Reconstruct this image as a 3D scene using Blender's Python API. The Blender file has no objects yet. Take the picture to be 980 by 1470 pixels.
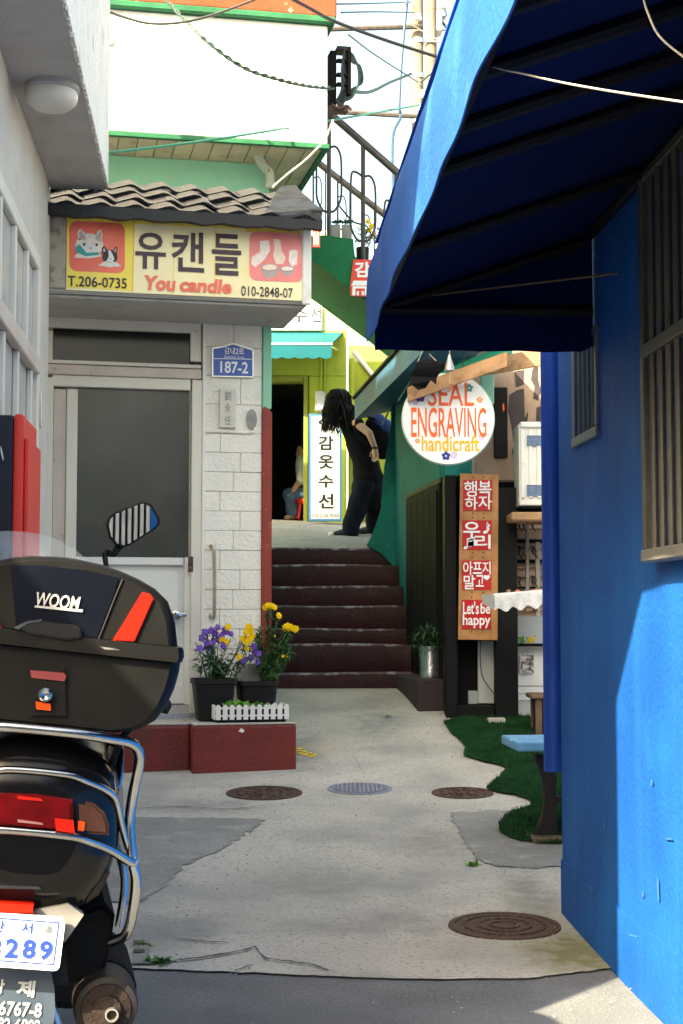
import bpy, bmesh, math, random
from mathutils import Vector, Matrix, Euler
R = math.radians
random.seed(11)
sc = bpy.context.scene
COL = sc.collection
# ------------------------------------------------------------------ camera, sky, sun, exposure
F, CX, CY, CZ = 2200.0, 490.0, 735.0, 1.2
PITCH = math.atan(150 / F)
cd = bpy.data.cameras.new('camera'); cam = bpy.data.objects.new('camera', cd); COL.objects.link(cam)
cd.sensor_fit = 'VERTICAL'; cd.sensor_height = 36; cd.lens = 36 * F / 1470
cd.clip_end = 2000; cd.clip_start = .05
cam.location = (0, 0, CZ); cam.rotation_euler = (R(90) + PITCH, 0, 0)
sc.camera = cam
SUN_EL = 36
SUN_AZ = 218.3                       # clockwise from +Y, where the sun stands
ts = Vector((math.sin(R(SUN_AZ)) * math.cos(R(SUN_EL)), math.cos(R(SUN_AZ)) * math.cos(R(SUN_EL)), math.sin(R(SUN_EL))))
w = bpy.data.worlds.new('World'); sc.world = w; w.use_nodes = True
wn = w.node_tree
sky = wn.nodes.new('ShaderNodeTexSky'); sky.sky_type = 'NISHITA'; sky.sun_disc = False
sky.sun_elevation = R(SUN_EL); sky.sun_rotation = R(SUN_AZ); sky.air_density = 1.0; sky.dust_density = 6.0; sky.ozone_density = 1.0
wn.nodes['Background'].inputs[1].default_value = .15
wn.links.new(sky.outputs[0], wn.nodes['Background'].inputs[0])
sl = bpy.data.lights.new('sun', 'SUN'); sl.energy = 4.4; sl.angle = R(.5); sl.color = (1, .94, .84)
so = bpy.data.objects.new('sun', sl); COL.objects.link(so); so.location = (-20, -25, 30)
so.rotation_euler = (-ts).to_track_quat('-Z', 'Y').to_euler()
vs = sc.view_settings; vs.view_transform = 'Standard'; vs.look = 'None'; vs.gamma = 1; vs.exposure = 2.4; vs.use_curve_mapping = False
vs.use_white_balance = True; vs.white_balance_temperature = 8300; vs.white_balance_tint = 0
sc.cycles.use_adaptive_sampling = True
sc.cycles.max_bounces = 8

# ------------------------------------------------------------------ helpers
def ray(px, py):
    u, v = (px - CX) / F, (CY - py) / F
    c, s = math.cos(PITCH), math.sin(PITCH)
    return Vector((u, c - v * s, s + v * c))
def P(px, py, d):
    D = ray(px, py); return Vector((0, 0, CZ)) + D * (d / D.y)
def frame(p, deg, z=0): return Matrix.Translation((p[0], p[1], z)) @ Matrix.Rotation(R(deg), 4, 'Z')
def mx(p):
    if p is None: return Matrix()
    if isinstance(p, Matrix): return p
    return (mx(p.parent) if p.parent else Matrix()) @ p.matrix_basis
def H(fr, px, py, y=0.):
    inv = mx(fr).inverted(); o = inv @ Vector((0, 0, CZ)); d = inv.to_3x3() @ ray(px, py)
    t = (y - o.y) / d.y; q = o + d * t
    return q.x, q.z
def H3(fr, px, py, y=0.):
    x, z = H(fr, px, py, y); return Vector((x, y, z))
def PZ(px, py, z):
    D = ray(px, py); return Vector((0, 0, CZ)) + D * ((z - CZ) / D.z)
_K = [(-80, 1.3), (0, 1.2), (5.0, 1.2), (6.1, 1.178), (7.2, 1.085), (8.2, 1.0), (9.2, .941), (10.8, .715), (12.0, .546), (12.3, .546)]
def _pl(d):
    if d <= _K[0][0]: return _K[0][1]
    for (a, b), (c, e) in zip(_K, _K[1:]):
        if d <= c: return b + (e - b) * (d - a) / (c - a)
    return _K[-1][1]
def prof(d): return CZ - sum(_pl(d + .25 * k) for k in (-2, -1, 0, 1, 2)) / 5
def G(px, py):
    D = ray(px, py); a, b = 1.5, 12.6
    f = lambda d: (CZ + D.z * d / D.y) - prof(d)
    for _ in range(40):
        m = (a + b) / 2
        if f(m) > 0: a = m
        else: b = m
    return P(px, py, a)

def link(o, parent):
    COL.objects.link(o)
    if isinstance(parent, Matrix): o.matrix_basis = parent.copy()
    elif parent is not None: o.parent = parent
    return o
def tag(o, label, cat, group=None, kind=None):
    if label: o['label'] = label
    if cat: o['category'] = cat
    if group: o['group'] = group
    if kind: o['kind'] = kind
    return o
def structure(o): o['kind'] = 'structure'; return o
def thing(name, label, cat, M=None, group=None):
    o = bpy.data.objects.new(name, None); o.empty_display_size = .1; COL.objects.link(o)
    if M is not None: o.matrix_basis = M.copy()
    return tag(o, label, cat, group)
def from_bm(name, bm, mat, parent=None, smooth=False, recalc=True):
    if recalc: bmesh.ops.recalc_face_normals(bm, faces=bm.faces[:])
    me = bpy.data.meshes.new(name); bm.to_mesh(me); bm.free()
    if smooth:
        for p in me.polygons: p.use_smooth = True
        if smooth != 'all':
            me.set_sharp_from_angle(angle=R(40))
    for m in (mat if isinstance(mat, (list, tuple)) else [mat]): me.materials.append(m)
    return link(bpy.data.objects.new(name, me), parent)
def bmbox(bm, x0, x1, y0, y1, z0, z1, bev=0, seg=1):
    g = bmesh.ops.create_cube(bm, size=1)['verts']
    for v in g:
        v.co = Vector(((x0 + x1) / 2 + v.co.x * (x1 - x0), (y0 + y1) / 2 + v.co.y * (y1 - y0), (z0 + z1) / 2 + v.co.z * (z1 - z0)))
    if bev:
        es = list({e for v in g for e in v.link_edges})
        bmesh.ops.bevel(bm, geom=es, offset=min(bev, .45 * min(abs(x1 - x0), abs(y1 - y0), abs(z1 - z0))), segments=seg, affect='EDGES', profile=.6)
def box(parent, name, x0, x1, y0, y1, z0, z1, mat, bev=0, seg=1):
    bm = bmesh.new(); bmbox(bm, x0, x1, y0, y1, z0, z1, bev, seg); return from_bm(name, bm, mat, parent)
def rbox(parent, name, px0, py0, px1, py1, y0, y1, mat, bev=0):
    cx, cy = (px0 + px1) / 2, (py0 + py1) / 2
    xa, xb = H(parent, px0, cy, y0)[0], H(parent, px1, cy, y0)[0]
    zt, zb = H(parent, cx, py0, y0)[1], H(parent, cx, py1, y0)[1]
    return box(parent, name, min(xa, xb), max(xa, xb), min(y0, y1), max(y0, y1), zb, zt, mat, bev)
def bmprism(bm, pts, y0, y1, bev=0):
    a = [bm.verts.new((x, y0, z)) for x, z in pts]; b = [bm.verts.new((x, y1, z)) for x, z in pts]
    n = len(pts)
    fs = [bm.faces.new(a), bm.faces.new(b[::-1])]
    for i in range(n): bm.faces.new((a[i], b[i], b[(i + 1) % n], a[(i + 1) % n]))
    if bev:
        es = list(fs[0].edges)
        bmesh.ops.bevel(bm, geom=es, offset=bev, segments=2, affect='EDGES')
def prism(parent, name, pts, y0, y1, mat, bev=0, smooth=False):
    bm = bmesh.new(); bmprism(bm, pts, y0, y1, bev); return from_bm(name, bm, mat, parent, smooth)
def mark(parent, name, pts, y, mat, th=.003, back=None):
    """flat shape whose outline is given in photo pixels, on the plane y of the parent's frame"""
    return prism(parent, name, [H(parent, a, b, y) for a, b in pts], y - th, y + (back or 0), mat)
def ell(cx, cy, rx, ry, n=20, a0=0, a1=360):
    return [(cx + rx * math.cos(R(a0 + (a1 - a0) * i / n)), cy + ry * math.sin(R(a0 + (a1 - a0) * i / n))) for i in range(n if a1 - a0 == 360 else n + 1)]
def rrect(x0, y0, x1, y1, r, n=4):
    p = []
    for cx, cy, a in ((x1 - r, y1 - r, 0), (x0 + r, y1 - r, 90), (x0 + r, y0 + r, 180), (x1 - r, y0 + r, 270)):
        p += [(cx + r * math.cos(R(a + 90 * i / n)), cy + r * math.sin(R(a + 90 * i / n))) for i in range(n + 1)]
    return p
def crom(pts, k=6):
    pts = [Vector(p) for p in pts]
    if len(pts) < 3 or k < 2: return pts
    q = [2 * pts[0] - pts[1]] + pts + [2 * pts[-1] - pts[-2]]; o = []
    for i in range(1, len(q) - 2):
        a, b, c, d = q[i - 1:i + 3]
        for j in range(k):
            t = j / k
            o.append(.5 * ((2 * b) + (c - a) * t + (2 * a - 5 * b + 4 * c - d) * t * t + (3 * b - a - 3 * c + d) * t ** 3))
    o.append(pts[-1]); return o
def bmtube(bm, pts, r, n=8, cap=True):
    pts = [Vector(p) for p in pts]; m = len(pts)
    rs = r if isinstance(r, (list, tuple)) else [r] * m
    if len(rs) != m:
        k = len(rs) - 1; rs = [rs[min(k - 1, int(i / (m - 1) * k))] * (1 - ((i / (m - 1) * k) - min(k - 1, int(i / (m - 1) * k)))) + rs[min(k - 1, int(i / (m - 1) * k)) + 1] * ((i / (m - 1) * k) - min(k - 1, int(i / (m - 1) * k))) for i in range(m)]
    up = None; rings = []
    for i, p in enumerate(pts):
        t = (pts[min(i + 1, m - 1)] - pts[max(i - 1, 0)]).normalized()
        if up is None:
            up = Vector((0, 0, 1)) if abs(t.z) < .9 else Vector((1, 0, 0))
        s = t.cross(up).normalized(); up = s.cross(t).normalized()
        rings.append([bm.verts.new(p + (s * math.cos(2 * math.pi * j / n) + up * math.sin(2 * math.pi * j / n)) * rs[i]) for j in range(n)])
    for a, b in zip(rings, rings[1:]):
        for j in range(n): bm.faces.new((a[j], a[(j + 1) % n], b[(j + 1) % n], b[j]))
    if cap: bm.faces.new(rings[0][::-1]); bm.faces.new(rings[-1])
def tube(parent, name, pts, r, mat, n=8, k=0):
    bm = bmesh.new(); bmtube(bm, crom(pts, k) if k else pts, r, n); return from_bm(name, bm, mat, parent, True)
def bmloft(bm, rings, cap=True):
    vs = [[bm.verts.new(v) for v in r] for r in rings]; n = len(vs[0])
    for a, b in zip(vs, vs[1:]):
        for j in range(n): bm.faces.new((a[j], a[(j + 1) % n], b[(j + 1) % n], b[j]))
    if cap: bm.faces.new(vs[0][::-1]).material_index = 0; bm.faces.new(vs[-1])
def loft(parent, name, rings, mat, cap=True, smooth=True):
    bm = bmesh.new(); bmloft(bm, rings, cap); o = from_bm(name, bm, mat, parent, smooth)
    for p in o.data.polygons:
        if len(p.vertices) > 4: p.use_smooth = False
    return o
def lathe(parent, name, prof_, mat, c=(0, 0, 0), n=24, axis='Z', smooth=True, sx=1, sy=1):
    rings = []
    for r, h in prof_:
        ring = []
        for j in range(n):
            a = 2 * math.pi * j / n; x, y = r * math.cos(a) * sx, r * math.sin(a) * sy
            q = {'Z': (x, y, h), 'Y': (x, h, y), 'X': (h, x, y)}[axis]
            ring.append(Vector(q) + Vector(c))
        rings.append(ring)
    return loft(parent, name, rings, mat, True, smooth)
_fc = {}
def text_mesh(s, weight=0., res=3, shear=0.):
    key = (s, weight, res, shear)
    if key not in _fc:
        cu = bpy.data.curves.new('t', 'FONT'); cu.body = s; cu.size = 1; cu.offset = weight; cu.resolution_u = res; cu.shear = shear; cu.align_x = 'LEFT'
        o = bpy.data.objects.new('t', cu); COL.objects.link(o)
        dg = bpy.context.evaluated_depsgraph_get(); dg.update()
        me = bpy.data.meshes.new_from_object(o.evaluated_get(dg))
        vs = [v.co.copy() for v in me.vertices]; fs = [list(p.vertices) for p in me.polygons]
        bpy.data.objects.remove(o); bpy.data.curves.remove(cu); bpy.data.meshes.remove(me)
        _fc[key] = (vs, fs)
    return _fc[key]
def text(parent, name, s, x0, x1, z0, z1, y, mat, th=.002, weight=0., skew=0., shear=0.):
    """writing on a plane facing -y of the parent, stretched to the box x0..x1, z0..z1; skew lifts the right end"""
    vs, fs = text_mesh(s, weight, 3, shear)
    a0, a1 = min(v.x for v in vs), max(v.x for v in vs); b0, b1 = min(v.y for v in vs), max(v.y for v in vs)
    bm = bmesh.new(); bv = []
    for v in vs:
        t = (v.x - a0) / (a1 - a0); bv.append(bm.verts.new((x0 + (x1 - x0) * t, y - th, z0 + (z1 - z0) * (v.y - b0) / (b1 - b0) + skew * t)))
    for f in fs:
        try: bm.faces.new([bv[i] for i in f])
        except ValueError: pass
    for f in bm.faces:
        f.normal_update()
        if f.normal.y > 0: f.normal_flip()
    g = bmesh.ops.extrude_face_region(bm, geom=bm.faces[:])
    for v in bv: v.co.y += 0
    for e in g['geom']:
        if isinstance(e, bmesh.types.BMVert): e.co.y += -.0
    for v in bv: v.co.y += th - .0005
    return from_bm(name, bm, mat, parent)
def ptext(parent, name, s, px0, py0, px1, py1, y, mat, th=.002, weight=0., shear=0., skewpx=0):
    cy = (py0 + py1) / 2; cx = (px0 + px1) / 2
    x0, x1 = H(parent, px0, cy, y)[0], H(parent, px1, cy, y)[0]
    z1, z0 = H(parent, cx, py0, y)[1], H(parent, cx, py1, y)[1]
    return text(parent, name, s, x0, x1, z0, z1, y, mat, th, weight, 0, shear)
def ico(bm, c, r, sub=2, rot=None):
    g = bmesh.ops.create_icosphere(bm, subdivisions=sub, radius=1)['verts']
    r = Vector(r) if isinstance(r, (list, tuple, Vector)) else Vector((r, r, r))
    for v in g:
        q = Vector((v.co.x * r.x, v.co.y * r.y, v.co.z * r.z))
        if rot: q = rot @ q
        v.co = q + Vector(c)
def blob(name, shapes, mat, parent, voxel=.008, smooth=6, group=None):
    """closed shapes fused into one continuous skin: ('c', points, radii) limb, ('e', centre, radii, rotation) ellipsoid"""
    bm = bmesh.new()
    for s in shapes:
        if s[0] == 'c':
            pts = [Vector(p) for p in s[1]]; bmtube(bm, pts, list(s[2]), 12)
            for p, r in zip(pts, s[2]): ico(bm, p, r * .99, 1 if r < .02 else 2)
        else: ico(bm, s[1], s[2], 2, s[3] if len(s) > 3 else None)
    bmesh.ops.recalc_face_normals(bm, faces=bm.faces[:])
    me = bpy.data.meshes.new('tmp'); bm.to_mesh(me); bm.free()
    o = bpy.data.objects.new('tmp', me); COL.objects.link(o)
    m = o.modifiers.new('r', 'REMESH'); m.mode = 'VOXEL'; m.voxel_size = voxel
    m = o.modifiers.new('s', 'SMOOTH'); m.factor = .5; m.iterations = smooth
    dg = bpy.context.evaluated_depsgraph_get(); dg.update()
    out = bpy.data.meshes.new_from_object(o.evaluated_get(dg)); bpy.data.objects.remove(o); bpy.data.meshes.remove(me)
    out.name = name
    for p in out.polygons: p.use_smooth = True
    out.materials.clear(); out.materials.append(mat)
    return link(bpy.data.objects.new(name, out), parent)
def copy_tree(o, M=None, parent=None):
    c = o.copy(); COL.objects.link(c); c.parent = parent
    if M is not None: c.matrix_basis = M
    for ch in list(o.children): copy_tree(ch, None, c)
    return c
def sheet(name, pts, off, mat, parent=None, skirt=False):
    """thin sheet lying on the sloping ground; pts are world x, y"""
    bm = bmesh.new(); bm.faces.new([bm.verts.new((x, y, 0)) for x, y in pts])
    ys = [p[1] for p in pts]; d = math.floor(min(ys) / .25) * .25
    while d < max(ys):
        bmesh.ops.bisect_plane(bm, geom=bm.verts[:] + bm.edges[:] + bm.faces[:], plane_co=(0, d, 0), plane_no=(0, 1, 0)); d += .25
    for v in bm.verts: v.co.z = prof(v.co.y) + off
    for f in bm.faces:
        f.normal_update()
        if f.normal.z < 0: f.normal_flip()
    return from_bm(name, bm, mat, parent, recalc=False)
def gsheet(name, pxs, off, mat, parent=None): return sheet(name, [tuple(G(a, b)[:2]) for a, b in pxs], off, mat, parent)
def wob(pts, amp=.01, k=4):
    o = []
    for i, p in enumerate(pts):
        a = Vector(p); b = Vector(pts[(i + 1) % len(pts)])
        for j in range(k):
            q = a.lerp(b, j / k); o.append(tuple(q + Vector([random.uniform(-amp, amp) for _ in q])))
    return o

# ------------------------------------------------------------------ materials (all node based)
def M(name, c, rough=.7, var=.12, vs=3., bump=0., bs=60., metal=0., c2=None, sc2=4., th=.6, soft=.08, streak=None, spec=.5, coat=0., trans=0., ior=1.45, alpha=1., sp=None):
    m = bpy.data.materials.new(name); m.use_nodes = True; nt = m.node_tree; N = nt.nodes; Lk = nt.links.new
    b = N['Principled BSDF']; b.inputs['Roughness'].default_value = rough; b.inputs['Metallic'].default_value = metal
    b.inputs['Specular IOR Level'].default_value = spec; b.inputs['Coat Weight'].default_value = coat
    b.inputs['Transmission Weight'].default_value = trans; b.inputs['IOR'].default_value = ior; b.inputs['Alpha'].default_value = alpha
    tc = N.new('ShaderNodeTexCoord')
    def noise(scale, detail=5, mp=None):
        n = N.new('ShaderNodeTexNoise'); n.inputs['Scale'].default_value = scale; n.inputs['Detail'].default_value = detail
        if mp:
            q = N.new('ShaderNodeMapping'); q.inputs['Scale'].default_value = mp; Lk(tc.outputs['Object'], q.inputs[0]); Lk(q.outputs[0], n.inputs['Vector'])
        else: Lk(tc.outputs['Object'], n.inputs['Vector'])
        return n
    def ramp(n, a, bb):
        r = N.new('ShaderNodeMapRange'); r.inputs[1].default_value = a; r.inputs[2].default_value = bb; r.clamp = True; Lk(n.outputs[0], r.inputs[0]); return r
    def mix(f, A, B):
        x = N.new('ShaderNodeMix'); x.data_type = 'RGBA'
        Lk(f.outputs[0], x.inputs[0])
        for s, v in ((6, A), (7, B)):
            if hasattr(v, 'outputs'): Lk(v.outputs[2], x.inputs[s])
            else: x.inputs[s].default_value = (*v, 1)
        return x
    n = noise(vs); r = ramp(n, .3, .7)
    cur = mix(r, [max(0, x * (1 - var)) for x in c], [min(1, x * (1 + var)) for x in c])
    if c2: cur = mix(ramp(noise(sc2, 8), th, th + soft), cur, c2)
    if sp: cur = mix(ramp(noise(sp[1], 3), sp[2], sp[2] + .12), cur, sp[0])
    if streak:
        cc, amt = streak; s = ramp(noise(1., 6, (7, 7, .45)), .5, .5 + .5 / max(amt, .01)); cur = mix(s, cur, cc)
    Lk(cur.outputs[2], b.inputs['Base Color'])
    if rough > .2 and metal < .5:
        rr = N.new('ShaderNodeMapRange'); rr.inputs[3].default_value = max(.05, rough - .12); rr.inputs[4].default_value = min(1, rough + .1); Lk(n.outputs[0], rr.inputs[0]); Lk(rr.outputs[0], b.inputs['Roughness'])
    if bump:
        bn = N.new('ShaderNodeBump'); bn.inputs['Strength'].default_value = bump; bn.inputs['Distance'].default_value = .01
        q = noise(bs, 6); Lk(q.outputs[0], bn.inputs['Height']); Lk(bn.outputs[0], b.inputs['Normal'])
    return m
BK = (.012, .012, .014)
asphalt = M('asphalt', (.16, .163, .168), .9, .22, 2.5, .7, 200, c2=(.25, .25, .25), sc2=120, th=.58, soft=.1, sp=((.08, .08, .085), 170, .55))
concrete = M('concrete', (.45, .425, .385), .92, .16, 1.3, .7, 110, c2=(.31, .30, .285), sc2=2.1, th=.47, soft=.22, sp=((.27, .26, .245), 60, .55))
patchm = M('patch_concrete', (.25, .248, .24), .92, .2, 3, .6, 150, c2=(.36, .35, .33), sc2=9, th=.55, soft=.2, sp=((.15, .15, .145), 80, .56))
maroon = M('maroon_paint', (.022, .0025, .0045), .5, .3, 5, .4, 40, c2=(.042, .011, .016), sc2=7, th=.56, soft=.2, spec=.25, sp=((.055, .036, .042), 30, .67))
maroon_worn_sheen = M('worn_maroon_sky_sheen', (.06, .035, .045), .55, .4, 9, .4, 50, c2=(.24, .22, .27), sc2=11, th=.5, soft=.12)  # pale lavender: worn edges plus sky reflection on the treads, painted in
redstep = M('oxblood_paint', (.15, .016, .013), .62, .2, 4, .5, 60, c2=(.1, .018, .015), sc2=5, th=.55, soft=.12, sp=((.22, .09, .075), 35, .68))
redpaint = M('red_oxide_paint', (.25, .03, .018), .55, .2, 5, .3, 60, c2=(.34, .1, .06), sc2=22, th=.66, soft=.05)
whitewall = M('white_painted_block', (.78, .75, .69), .78, .05, 4, .9, 45, c2=(.6, .55, .47), sc2=7, th=.66, soft=.12)
stucco_white = M('white_stucco', (.84, .84, .82), .8, .04, 2, .3, 90)
stucco_grey = M('grey_cream_stucco', (.6, .56, .52), .85, .08, 2.5, .7, 90, c2=(.5, .46, .43), sc2=2.2, th=.56, soft=.2, streak=((.5, .46, .42), .6), sp=((.5, .46, .43), 60, .58))
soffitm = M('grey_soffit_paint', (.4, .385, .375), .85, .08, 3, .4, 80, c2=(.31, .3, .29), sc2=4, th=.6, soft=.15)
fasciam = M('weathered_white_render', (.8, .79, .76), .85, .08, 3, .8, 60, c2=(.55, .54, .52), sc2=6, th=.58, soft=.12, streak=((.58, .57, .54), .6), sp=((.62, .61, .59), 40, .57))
mint = M('mint_green_paint', (.25, .56, .4), .75, .07, 2, .3, 80, c2=(.2, .44, .32), sc2=3, th=.6, soft=.2)
greenp = M('deep_green_paint', (.01, .14, .06), .75, .15, 2.5, .3, 60, c2=(.008, .1, .05), sc2=4, th=.56, soft=.15, spec=.2)
trimgreen = M('faded_green_trim', (.02, .11, .055), .75, .2, 5, .3, 60, spec=.2)
orangep = M('salmon_paint', (.36, .055, .03), .85, .15, 3, .3, 60, c2=(.5, .22, .16), sc2=12, th=.66, soft=.06, spec=.1)
lime = M('lime_paint', (.33, .385, .05), .78, .14, 2, .3, 60, c2=(.26, .31, .05), sc2=4, th=.55, soft=.18, spec=.2, streak=((.25, .28, .08), .8))
limepale = M('pale_lime_paint', (.46, .5, .26), .85, .1, 2, .3, 60, c2=(.38, .42, .2), sc2=4, th=.55, soft=.2, spec=.1)
tealwall = M('teal_paint', (.007, .16, .14), .78, .18, 2.5, .6, 50, c2=(.008, .11, .1), sc2=3.5, th=.52, soft=.18, spec=.2, sp=((.03, .24, .21), 24, .66))
bluewall = M('cobalt_blue_paint', (.003, .075, .31), .7, .2, .9, .6, 50, c2=(.005, .1, .37), sc2=2.2, th=.47, soft=.2, streak=((.012, .12, .38), .9), spec=.18, sp=((.02, .14, .41), 18, .68))
bluepipe = M('blue_plastic_pipe', (.003, .042, .3), .42, .12, 4, .08, 30, spec=.3, c2=(.006, .06, .34), sc2=6, th=.6, soft=.1)
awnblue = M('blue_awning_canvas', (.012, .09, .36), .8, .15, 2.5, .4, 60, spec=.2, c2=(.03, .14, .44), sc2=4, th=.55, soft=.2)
awnshaded = M('shade_darkened_awning_canvas', (.002, .008, .05), .9, .15, 3, .2, 200, spec=.05)  # awning blue darkened: the shade under the canvas is put into the colour
awnteal = M('teal_awning_canvas', (.003, .085, .105), .8, .1, 3, .2, 120, spec=.2)
steelblue = M('blue_grey_sheet_metal', (.035, .12, .22), .5, .2, 4, .2, 40, c2=(.03, .085, .15), sc2=6, th=.55, soft=.15, spec=.3)
frame_ivory = M('ivory_painted_metal', (.66, .62, .55), .5, .06, 5, .1, 60, c2=(.5, .4, .33), sc2=15, th=.7, soft=.06)
frame_pink = M('faded_pinkish_frame', (.55, .47, .42), .6, .1, 6, .2, 60, c2=(.35, .25, .2), sc2=18, th=.66, soft=.06)
panel_white = M('white_door_panel', (.72, .71, .68), .5, .05, 4, .1, 50)
glass_dark = M('dark_tinted_glass', (.05, .05, .04), .28, .15, 2, 0, c2=(.075, .075, .065), sc2=1.6, th=.5, soft=.3, spec=.4)
glass_black = M('black_window_glass', (.006, .006, .007), .12, .1, 2, spec=.3)
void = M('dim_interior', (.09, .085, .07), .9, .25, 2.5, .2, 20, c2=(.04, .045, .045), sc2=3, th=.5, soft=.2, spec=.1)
tilem = M('charcoal_roof_tile', (.011, .0135, .017), .45, .4, 9, .5, 60, c2=(.11, .095, .075), sc2=11, th=.7, soft=.06, spec=.3)
tilem2 = M('grey_ridge_cement', (.06, .07, .078), .8, .3, 6, .8, 40, c2=(.03, .033, .037), sc2=8, th=.5, soft=.1)
dirtycon = M('stained_concrete', (.4, .36, .3), .9, .15, 5, .5, 60, c2=(.16, .13, .1), sc2=12, th=.5, soft=.15)
canopycon = M('grey_canopy_render', (.36, .35, .34), .85, .1, 4, .4, 60, c2=(.25, .24, .23), sc2=6, th=.6, soft=.15)
black_paint = M('black_paint', (.005, .005, .006), .6, .2, 5, .1, 60, spec=.2)
darkmetal = M('dark_grey_metal', (.008, .0085, .009), .75, .25, 6, .2, 50, spec=.08)
iron = M('cast_iron', (.02, .018, .02), .6, .25, 20, .4, 60, c2=(.05, .03, .024), sc2=25, th=.62, soft=.1, spec=.25)
rust = M('rusty_iron', (.075, .045, .035), .75, .35, 25, .6, 90, c2=(.13, .11, .1), sc2=30, th=.6, soft=.1, spec=.3)
bluegrate = M('blue_grey_iron', (.2, .21, .27), .65, .25, 25, .5, 90)
steel = M('brushed_steel', (.5, .49, .47), .35, .15, 20, .05, 60, metal=.9)
railm = M('weathered_steel_rail', (.06, .054, .05), .5, .3, 20, .1, 60, metal=.3)
chrome = M('chrome', (.36, .36, .37), .16, .12, 12, .05, 40, metal=1.)
wood = M('varnished_board', (.42, .2, .075), .55, .22, 12, .15, 60, c2=(.3, .13, .045), sc2=5, th=.55, soft=.15)
woodl = M('pale_timber', (.32, .19, .105), .8, .25, 9, .4, 60, c2=(.2, .11, .06), sc2=8, th=.55, soft=.12)
plywood = M('tan_pegboard', (.58, .42, .32), .75, .12, 9, .2, 60)
brownstain = M('brown_stained_wall', (.3, .22, .17), .85, .2, 5, .4, 50, c2=(.16, .12, .11), sc2=5, th=.55, soft=.15)
inkm = M('dark_brown_ink', (.035, .025, .03), .7, .3, 14, .1, 60)
white_sign = M('white_sign_face', (.82, .82, .84), .5, .03, 4)
white_pl = M('white_plastic', (.7, .7, .69), .55, .08, 6, .1, 60, c2=(.55, .54, .51), sc2=7, th=.6, soft=.15)
red_sign = M('red_sign_ink', (.72, .035, .025), .5, .08, 6)
red_tile = M('red_tile_glaze', (.5, .015, .015), .35, .12, 12)
orange_ink = M('orange_ink', (.85, .11, .02), .5, .06, 6)
gold_ink = M('golden_ink', (.8, .42, .01), .5, .06, 6)
black_ink = M('black_ink', (.018, .018, .022), .5, .1, 6)
brown_ink = M('aubergine_ink', (.06, .035, .05), .55, .15, 10)
blue_ink = M('blue_ink', (.008, .035, .27), .5, .08, 6)
purple_ink = M('purple_ink', (.09, .03, .26), .5, .08, 6)
teal_ink = M('teal_ink', (.02, .3, .28), .5, .08, 6)
peach_ink = M('peach_ink', (.85, .3, .1), .5, .08, 6)
lilac_ink = M('lilac_ink', (.6, .5, .66), .5, .08, 6)
yellow_sign = M('yellow_sign_vinyl', (.93, .72, .1), .45, .05, 3, c2=(.9, .66, .2), sc2=5, th=.6, soft=.2)
cream_sign = M('faded_cream_sign_vinyl', (.93, .82, .5), .45, .06, 3, c2=(.9, .74, .36), sc2=4, th=.55, soft=.2)
coral = M('coral_print', (.85, .16, .11), .45, .08, 4, c2=(.8, .08, .05), sc2=3, th=.55, soft=.2)
pinkp = M('faded_pink_print', (.86, .24, .24), .45, .08, 4, c2=(.86, .38, .38), sc2=5, th=.55, soft=.2)
plate_blue = M('blue_enamel', (.03, .1, .42), .4, .1, 8, c2=(.02, .07, .32), sc2=9, th=.6, soft=.1)
turfm = M('green_turf', (.012, .055, .02), .95, .3, 8, .9, 240, c2=(.007, .035, .014), sc2=6, th=.5, soft=.2, spec=.1)
leafm = M('green_leaf', (.05, .14, .035), .6, .35, 14)
leafd = M('dark_green_leaf', (.025, .08, .03), .6, .35, 14)
leafl = M('bright_green_leaf', (.1, .3, .03), .6, .3, 14)
petal_y = M('yellow_petal', (.9, .62, .01), .6, .1, 20)
petal_p = M('purple_petal', (.17, .07, .42), .6, .25, 30)
soil = M('soil', (.05, .035, .025), .95, .3, 30, .8, 90)
potb = M('black_plastic_pot', (.009, .009, .01), .6, .2, 10, .15, 60, spec=.25)
cablem = M('black_cable', (.02, .022, .022), .6, .2, 20)
cableg = M('green_grey_cable', (.02, .05, .04), .6, .2, 20)
cablew = M('pale_cable', (.42, .39, .34), .6, .2, 20)
cableb = M('blue_cable', (.02, .05, .09), .6, .2, 20)
polem = M('concrete_pole', (.17, .145, .12), .85, .15, 5, .4, 50, streak=((.1, .085, .075), 1), spec=.1)
skinm = M('skin', (.52, .3, .21), .55, .08, 12, .05, 90)
hairm = M('black_hair', (.006, .005, .005), .5, .3, 40, spec=.25)
cloth_bk = M('black_cloth', (.006, .006, .008), .9, .2, 12, .3, 90, spec=.15)
cloth_nv = M('navy_cloth', (.007, .009, .016), .9, .2, 12, .3, 90, spec=.15)
cloth_wh = M('white_cloth', (.7, .7, .72), .85, .06, 12, .2, 90)
denim = M('blue_denim', (.06, .11, .2), .85, .25, 15, .3, 160)
bagblue = M('blue_bag_cloth', (.02, .05, .24), .75, .15, 10, .2, 90)
scootblack = M('scooter_black_paint', (.003, .003, .004), .16, .2, 6, .02, 20, spec=.3)
casem = M('black_case_plastic', (.0045, .0045, .0047), .55, .2, 8, .05, 220, c2=(.01, .0095, .009), sc2=4, th=.52, soft=.25, spec=.16, sp=((.022, .02, .019), 60, .72))
casetop = M('navy_black_gloss_case', (.003, .004, .008), .25, .2, 6, .03, 50, spec=.25)
redlens = M('red_lens', (.4, .01, .006), .2, .15, 12, coat=.3)
darklens = M('smoked_red_lens', (.085, .002, .004), .2, .35, 16, spec=.3)
orangelens = M('orange_lens', (.45, .05, .01), .25, .2, 14, spec=.4)
clearlens = M('clear_lens', (.05, .022, .018), .3, .25, 12, spec=.25)
rubber = M('tyre_rubber', (.01, .01, .011), .8, .2, 20, .3, 90, spec=.2)
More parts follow.
